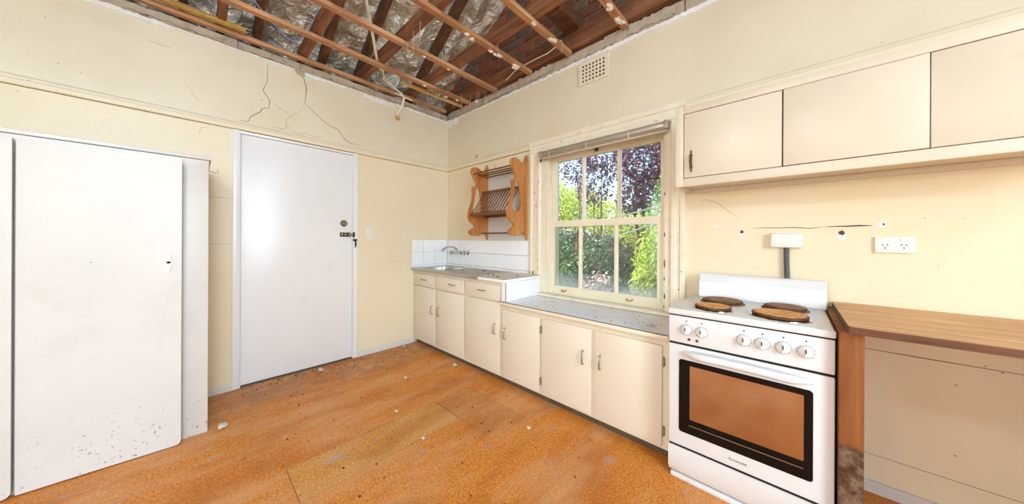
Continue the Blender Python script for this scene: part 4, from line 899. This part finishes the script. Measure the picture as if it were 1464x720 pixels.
# ------------------------------------------------------------------ ceiling timbers
ORD = ['first', 'second', 'third', 'fourth', 'fifth', 'sixth', 'seventh', 'eighth', 'ninth', 'tenth', 'eleventh', 'twelfth', 'thirteenth']
BX = [(0.010, 0.052), (0.425, 0.470), (0.860, 0.906), (1.345, 1.392), (1.782, 1.829), (2.258, 2.306), (2.74, 2.786), (3.2, 3.246), (3.66, 3.706), (4.12, 4.166), (4.58, 4.626), (5.04, 5.086), (5.50, 5.546)]
def sag_bar(name, x0, x1, y0, y1, z0, z1, mat, n=8, amp=0.004):
    bm = bmesh.new(); rings = []; ph = random.uniform(0, 6)
    for i in range(n+1):
        y = y0+(y1-y0)*i/n; dx = math.sin(ph+i*1.1)*amp; dz = math.sin(ph*1.7+i*0.9)*amp*0.6
        rings.append([bm.verts.new((x+dx, y, z+dz)) for x, z in ((x0, z0), (x1, z0), (x1, z1), (x0, z1))])
    for i in range(n):
        for k in range(4): bm.faces.new((rings[i][k], rings[i][(k+1) % 4], rings[i+1][(k+1) % 4], rings[i+1][k]))
    bm.faces.new(rings[0]); bm.faces.new(rings[-1]); bmesh.ops.recalc_face_normals(bm, faces=bm.faces)
    o = obj(name, bm, mat); bv = o.modifiers.new('b', 'BEVEL'); bv.width = 0.002; bv.segments = 1; return o
lumps = {2: [(-0.86, .010), (-0.60, .008)], 1: [(-0.60, .012), (-0.18, .012)], 3: [(-0.78, .013), (-0.72, .011), (-0.52, .012), (-0.47, .011), (-0.43, .018), (-0.22, .020), (-0.20, .014)], 4: [(-0.52, .012), (-0.30, .016), (-0.27, .014)], 5: [(-0.30, .016), (-0.14, .018), (-0.10, .012)], 0: [(-1.3, .006), (-0.9, .006), (-0.35, .006)]}
for i, (x0, x1) in enumerate(BX):
    b = sag_bar('ceiling_batten', x0, x1, YB+0.01, -0.018 if i else -0.06, 2.752, 2.786, 'batten_wood')
    if i == 0: tag(b, 'orange brown ceiling batten lying along the top of the door wall', 'batten', 'ceiling battens')
    else: tag(b, '%s bare ceiling batten from the door wall, ending over the window wall' % ORD[i], 'batten', 'ceiling battens')
    for (y, r) in lumps.get(i, []):
        bm = bmesh.new(); lump(bm, (random.uniform(x0, x1), y, 2.748), r*1.3, (0.9, 1.3, 0.6), 0.5, 2); obj('plaster_lump', bm, 'plaster_lump_white', b)
pb = sag_bar('ceiling_lath', 0.292, 0.322, -0.77, -0.012, 2.757, 2.782, 'batten_pale', 4, 0.002); tag(pb, 'short pale yellow lath beside the second batten in the corner', 'lath')
for k in range(14):
    bm = bmesh.new(); lump(bm, (0.322+random.uniform(0, .012), -0.55+k*0.024, 2.775+random.uniform(-.01, .01)), random.uniform(.005, .010), (1, 1, 1), 0.4, 1); obj('plaster_crust', bm, 'batten_pale', pb)
bb = sag_bar('broken_batten', 0.085, 0.128, YB+0.02, -1.93, 2.772, 2.802, 'batten_mossy', 8, 0.004); tag(bb, 'broken mossy yellow batten end above the door wall', 'batten')
JY = [(-1.566, -1.512), (-1.062, -1.008), (-0.545, -0.492)]
for i, (y0, y1) in enumerate([(-0.023, 0.028)] + JY[::-1] + [(-2.09, -2.04), (-2.62, -2.57), (-3.15, -3.10), (-3.68, -3.63), (-4.2, -4.15), (-4.7, -4.65), (-5.2, -5.15), (-5.7, -5.65)]):
    xa = -0.10 if i else -0.02
    o = B('ceiling_joist', xa, XE-0.01, y0, y1, 2.790 if i else 2.800, 2.892 if i else 2.935, 'joist_wood', None, 0.003, 1)
    if i == 0: tag(o, 'reddish ceiling joist lying along the brick gable wall', 'joist', 'ceiling joists')
    else: tag(o, '%s ceiling joist out from the brick gable' % ORD[i-1], 'joist', 'ceiling joists')
for i, y in enumerate(RAFT[::-1]):
    bm = bmesh.new(); xa = -0.42; xb = XE-0.02
    prism(bm, [(xa, 2.905+0.62*xa), (xb, 2.905+0.62*xb), (xb, 3.055+0.62*xb), (xa, 3.055+0.62*xa)], 'Y', y-0.023, y+0.023)
    tag(obj('roof_rafter', bm, 'rafter_wood'), '%s dark sloping rafter from the brick gable under the foil' % ORD[i], 'rafter', 'roof rafters')
blk = B('timber_block', 1.772, 1.905, -0.42, 0.03, 2.9355, 3.03, 'rafter_wood', None, 0.003, 1); tag(blk, 'thick dark timber noggin bridging onto the gable joist', 'timber')
blk.location.z = 0.0
strut = B('roof_strut', 1.722, 1.768, -0.491, -0.455, 2.83, 3.95, 'joist_wood', None, 0.002, 1); tag(strut, 'upright timber strut nailed to the joist nearest the gable', 'timber')

# loose wiring
ca = T('electric_cable', [(1.06, -0.035, 2.802), (1.206, -0.045, 2.845), (1.319, -0.048, 2.849), (1.461, -0.048, 2.851), (1.593, -0.050, 2.844), (1.68, -0.050, 2.862), (1.74, -0.045, 2.90)], 0.005, 'wire_white'); tag(ca, 'white cable clipped along the gable joist', 'cable')
cb = T('electric_cable', [(0.47, -1.98, 2.93), (0.405, -1.901, 2.85), (0.345, -1.825, 2.815), (0.29, -1.757, 2.80), (0.235, -1.704, 2.790), (0.22, -1.655, 2.789), (0.268, -1.615, 2.795), (0.375, -1.59, 2.82), (0.489, -1.575, 2.86), (0.608, -1.573, 2.90), (0.72, -1.575, 2.96)], 0.0045, 'wire_blue'); tag(cb, 'pale blue cable looping below the battens', 'cable')
wb = thing('cable_bundle', 'bundle of white cables hanging down to the door wall', 'cable', (0.2, -0.75, 2.55))
starts = [(1.02, -1.40, 3.45), (0.98, -1.44, 3.40), (1.06, -1.36, 3.45)]
for k, s_ in enumerate(starts):
    j = lambda a: a + (k-1)*0.012
    pts = [s_, (j(0.80), -1.30, 3.0), (j(0.62), -1.17, 2.84), (j(0.46), -1.08, 2.80), (j(0.335), -0.99+k*0.01, 2.80+0.01*k), (j(0.22), -0.88-0.02*k, 2.795-0.03*(k == 2)), (j(0.13), -0.76, 2.785-0.025*(k == 2)), (j(0.075), -0.66, 2.770), (0.060, -0.622+0.006*k, 2.745), (0.040, -0.640+0.008*k, 2.64), (0.014, -0.676, 2.545)]
    T('cable', pts, 0.0058, 'wire_white', wb)
bm = bmesh.new(); lump(bm, (0.012, -0.668, 2.52), 0.026, (0.7, 1.1, 1.0), 0.12, 2); obj('taped_end', bm, 'batten_pale', wb, label='yellowish fuzzy lump where the cables enter the wall')
T('cable_tail', [(0.06, -0.72, 2.762), (0.06, -0.66, 2.756), (0.06, -0.60, 2.752), (0.055, -0.52, 2.748)], 0.006, 'wire_white', wb)
# cobwebs and threads hanging in the corner and from the joists
web = bmesh.new()
for (x, y, z, L) in [(0.55, -0.2, 2.76, .12), (0.6, -0.12, 2.76, .10), (0.72, -0.1, 2.77, .14), (0.78, -0.06, 2.77, .11), (0.95, -0.05, 2.76, .09), (1.0, -1.02, 2.79, .10), (1.06, -1.05, 2.79, .16), (1.12, -1.03, 2.79, .13), (1.18, -1.06, 2.79, .10), (0.93, -1.03, 2.79, .09), (0.70, -0.52, 2.79, .09), (0.74, -0.5, 2.79, .07), (1.42, -0.5, 2.79, .07), (0.36, -1.03, 2.79, .10), (1.85, -0.2, 2.75, .07), (0.52, -0.06, 2.76, .09), (0.33, -0.15, 2.76, .06)]:
    tube(web, [(x, y, z+0.012), (x+random.uniform(-.008, .008), y, z-L*0.5), (x+random.uniform(-.015, .015), y, z-L)], 0.0014, 5)
wo = obj('cobweb_threads', web, 'cobweb'); tag(wo, 'pale cobweb threads hanging from the ceiling timbers', 'cobweb', kind='stuff')
bm = bmesh.new(); lump(bm, (0.66, -0.085, 2.70), 0.016, (1, 1, 1), 0.25, 2); tube(bm, [(0.66, -0.085, 2.71), (0.66, -0.08, 2.80)], 0.0015, 5); tag(obj('hanging_plaster', bm, 'plaster_lump_white'), 'small white plaster lump dangling on a thread near the corner', 'debris')

# ------------------------------------------------------------------ added fill light shaped as a globe pendant, unseen behind the photographer
pe = thing('fill_pendant', 'added fill light shaped as a white globe pendant', 'lamp', (2.75, -2.95, 2.36))
T('fill_flex', [(2.75, -2.95, 2.79), (2.75, -2.95, 2.615)], 0.004, 'wire_white', pe)
bm = bmesh.new(); lathe(bm, [(0.022, 0), (0.03, 0.02), (0.03, 0.05), (0.008, 0.06)], (2.75, -2.95, 2.555), 'Z', 20); obj('fill_holder', bm, 'plastic_white', pe, True)
def fill_globe_material():
    t = NT('fill_globe'); t.color((0.9, 0.9, 0.9, 1)); t.b.inputs['Emission Color'].default_value = (0.74, 0.88, 1.0, 1); t.b.inputs['Emission Strength'].default_value = 116.0
fill_globe_material()
bm = bmesh.new(); bmesh.ops.create_uvsphere(bm, u_segments=24, v_segments=16, radius=0.12, matrix=Matrix.Translation((2.75, -2.95, 2.433))); obj('fill_sphere', bm, 'fill_globe', pe, True)

# ------------------------------------------------------------------ rubble on the floor
def chunk(x, y, r, label, sq=(1.2, .9, .55)):
    bm = bmesh.new(); lump(bm, (0, 0, 0), r, sq, 0.28, 2); lo = min(v.co.z for v in bm.verts)
    tag(obj('plaster_chunk', bm, 'chunk_beige', loc=(x, y, -lo+0.0015)), label, 'debris', 'plaster chunks on the floor')
chunk(0.60, -2.075, 0.026, 'largest pale plaster chunk, on the floor by the tall cupboard')
chunk(0.801, -0.967, 0.016, 'plaster chunk in the middle of the floor toward the sink cabinet')
chunk(0.892, -0.528, 0.018, 'pale plaster chunk at the foot of the sink cabinet')
chunk(0.12, -1.42, 0.024, 'flat pale plaster chunk at the foot of the white door')
chunk(1.993, -0.766, 0.012, 'plaster chunk beside the tan cork panel')
chunk(1.22, -1.25, 0.012, 'plaster chunk next to the long yellowish cork panel')
chunk(1.60, -1.27, 0.010, 'small white plaster chunk on the edge of the cork panel')
chunk(0.10, -0.62, 0.016, 'pale plaster chunk on the floor by the corner baseboard')
bm = bmesh.new()
def gr(x, y, r): 
    q = bmesh.ops.create_icosphere(bm, subdivisions=1, radius=1.0)
    for v in q['verts']: v.co = Vector((x+v.co.x*r*1.3, y+v.co.y*r, 0.0014+r*0.5+v.co.z*r*0.5))
for k in range(150): gr(abs(random.gauss(0.03, 0.14))+0.025, random.uniform(-1.98, -0.55), random.uniform(0.002, 0.006))
for k in range(70): gr(random.uniform(0.1, 2.6), random.uniform(-2.05, -0.55), random.uniform(0.002, 0.006))
for k in range(20): gr(random.uniform(0.7, 2.6), random.uniform(-3.2, -1.5), random.uniform(0.002, 0.006))
tag(obj('grit', bm, 'grit_dark'), 'dark grit scattered over the cork floor', 'grit', kind='stuff')

# ------------------------------------------------------------------ garden outside the window
gd = struct(B('ground', -16, 14, 0.16, 22, -0.9, -0.7, 'soil'), 'bare garden ground outside')
def leaves(name, centers, n, size, mat, parent, ratio=0.45, droop=0.0, seed=0):
    """n bent leaf blades spread in ellipsoidal clumps: (x,y,z,rx,ry,rz)"""
    r = np.random.default_rng(seed); C = np.array(centers); wgt = C[:, 3]*C[:, 4]*C[:, 5]; idx = r.choice(len(C), n, p=wgt/wgt.sum())
    v = r.normal(size=(n, 3)); v /= np.linalg.norm(v, axis=1)[:, None]; rad = r.uniform(0.35, 1.0, n)**0.6
    P = C[idx, :3] + v*rad[:, None]*C[idx, 3:6]
    dvec = r.normal(size=(n, 3)); dvec[:, 2] -= droop; dvec /= np.linalg.norm(dvec, axis=1)[:, None]
    s = np.cross(dvec, r.normal(size=(n, 3))); s /= np.linalg.norm(s, axis=1)[:, None]; nn = np.cross(dvec, s)
    L = size*r.uniform(0.6, 1.3, n)[:, None]; W = L*ratio
    a = P; b = P + dvec*L*0.5 + s*W*0.5 + nn*L*0.08; c = P + dvec*L; d3 = P + dvec*L*0.5 - s*W*0.5 + nn*L*0.08
    V = np.stack([a, b, c, d3], 1).reshape(-1, 3)
    me = bpy.data.meshes.new(name); me.vertices.add(4*n); me.vertices.foreach_set('co', V.ravel())
    F = np.arange(4*n).reshape(-1, 4); T2 = np.concatenate([F[:, [0, 1, 2]], F[:, [0, 2, 3]]], 1).reshape(-1, 3)
    me.loops.add(T2.size); me.loops.foreach_set('vertex_index', T2.ravel().astype(np.int32)); me.polygons.add(len(T2))
    me.polygons.foreach_set('loop_start', np.arange(0, T2.size, 3, dtype=np.int32)); me.update(calc_edges=True); me.validate()
    me.materials.append(MATS[mat]); o = bpy.data.objects.new(name, me); COL.objects.link(o); o.parent = parent; o.matrix_parent_inverse = parent_inv(parent); o['kind'] = 'stuff'; return o
def plant(name, label, cat, base, trunk, centers, n, size, mat, seed, ratio=0.45, droop=0.0, stems=3):
    t = thing(name, label, cat, base, group='garden plants outside the window')
    bm = bmesh.new(); b = Vector(base)
    for k in range(stems):
        c = Vector(random.choice(centers)[:3]); m_ = b.lerp(c, 0.5) + Vector((random.uniform(-.1, .1), random.uniform(-.1, .1), 0))
        tube(bm, [b + Vector((random.uniform(-.05, .05), random.uniform(-.05, .05), 0)), m_, c], [trunk, trunk*0.7, trunk*0.25], 8)
    obj('trunk', bm, 'bark', t, True); leaves('foliage', centers, n, size, mat, t, ratio, droop, seed); return t
ZG = -0.7
plant('copper_tree', 'copper purple leaved tree seen through the upper panes', 'tree', (0.75, 5.2, ZG), 0.07,
      [(0.6, 5.2, 3.1, 0.85, 0.5, 0.75), (1.5, 5.2, 3.0, 0.8, 0.5, 0.9), (0.9, 5.2, 2.3, 0.6, 0.45, 0.5), (0.3, 5.2, 2.2, 0.4, 0.4, 0.4)], 9500, 0.090, 'leaf_purple', 1, 0.6, 0.0, 4)
plant('copper_sapling', 'thin purple leaved tree in the upper middle pane', 'tree', (-0.13, 4.0, ZG), 0.028,
      [(-0.10, 4.0, 2.50, 0.48, 0.38, 0.62), (-0.55, 4.0, 2.88, 0.48, 0.35, 0.40), (0.10, 4.0, 3.08, 0.50, 0.38, 0.42)], 2300, 0.070, 'leaf_purple', 11, 0.6, 0.0, 4)
plant('lime_tree', 'sunlit yellow green tree seen through the upper left pane', 'tree', (-2.2, 6.6, ZG), 0.07,
      [(-1.9, 6.5, 2.2, 0.95, 0.7, 0.75), (-2.9, 6.6, 2.4, 0.9, 0.8, 0.9), (-1.0, 6.5, 1.9, 0.8, 0.6, 0.6), (-3.8, 6.9, 2.4, 0.9, 0.8, 0.9), (-0.2, 6.6, 1.6, 0.6, 0.6, 0.6)], 15000, 0.085, 'leaf_lime', 2, 0.6, 0.0, 5)
plant('bamboo_shrub', 'bright yellow green narrow leaved shrub in the lower right pane', 'shrub', (1.75, 3.2, ZG), 0.02,
      [(1.55, 3.1, 0.75, 0.38, 0.38, 0.72), (1.9, 3.2, 0.85, 0.45, 0.40, 0.75), (1.35, 3.2, 0.30, 0.28, 0.3, 0.55), (2.3, 3.2, 0.6, 0.45, 0.40, 0.75)], 9000, 0.115, 'leaf_bright', 3, 0.20, 0.9, 7)
plant('laurel_shrub', 'dark glossy leaved shrub in the lower left pane', 'shrub', (0.1, 3.2, ZG), 0.03,
      [(0.05, 3.0, 0.35, 0.42, 0.35, 0.6), (0.35, 3.2, 0.85, 0.33, 0.35, 0.42), (-0.4, 3.2, 0.6, 0.45, 0.4, 0.7), (0.62, 3.2, 0.25, 0.28, 0.3, 0.45)], 4200, 0.085, 'leaf_dark', 4, 0.5, 0.2, 6)
plant('side_shrub', 'mid green leafy shrub behind the bamboo in the upper right pane', 'shrub', (1.75, 4.2, ZG), 0.04,
      [(1.35, 4.2, 1.55, 0.45, 0.35, 0.5), (1.9, 4.2, 1.2, 0.6, 0.4, 0.8), (1.5, 4.2, 2.15, 0.35, 0.3, 0.45)], 6000, 0.08, 'leaf_green', 6, 0.5, 0.2, 5)
plant('flowering_shrub', 'small shrub with pale pink leaves low in the lower middle pane', 'shrub', (0.75, 2.4, ZG), 0.015,
      [(0.85, 2.35, 0.25, 0.28, 0.25, 0.45), (0.55, 2.4, 0.05, 0.25, 0.2, 0.35)], 800, 0.055, 'leaf_pink', 12, 0.6, 0.0, 5)
plant('hedge', 'dark green hedge at the back of the garden', 'hedge', (-0.5, 8.2, ZG), 0.06,
      [(x, 8.2+random.uniform(-.2, .2), 0.4+random.uniform(-.2, .3), 0.8, 0.6, 1.5) for x in np.arange(-7.0, 6.6, 0.7)], 26000, 0.12, 'leaf_dark', 5, 0.5, 0.2, 14)
fe = thing('paling_fence', 'weathered dark paling fence behind the hedge', 'fence', (0, 9.1, ZG))
for k in range(60): B('paling', -8+k*0.26, -8+k*0.26+0.24, 9.1, 9.12, ZG, 1.25+random.uniform(-.02, .02), 'fence_wood', fe)
for z in (-0.2, 0.7): B('fence_rail', -8, 7.6, 9.13, 9.17, z, z+0.08, 'fence_wood', fe)
cl = thing('clothes_line', 'pale metal clothes line frame slanting behind the right panes', 'clothes line', (2.55, 2.28, ZG))
T('arm', [(2.545, 2.30, 1.66), (1.816, 2.30, 1.437), (1.22, 2.30, 1.254)], 0.010, 'galvanised', cl)
T('arm', [(2.545, 2.30, 1.84), (1.815, 2.30, 1.675), (1.24, 2.30, 1.545)], 0.010, 'galvanised', cl)
T('post', [(2.55, 2.30, ZG), (2.55, 2.30, 2.0)], 0.02, 'galvanised', cl)
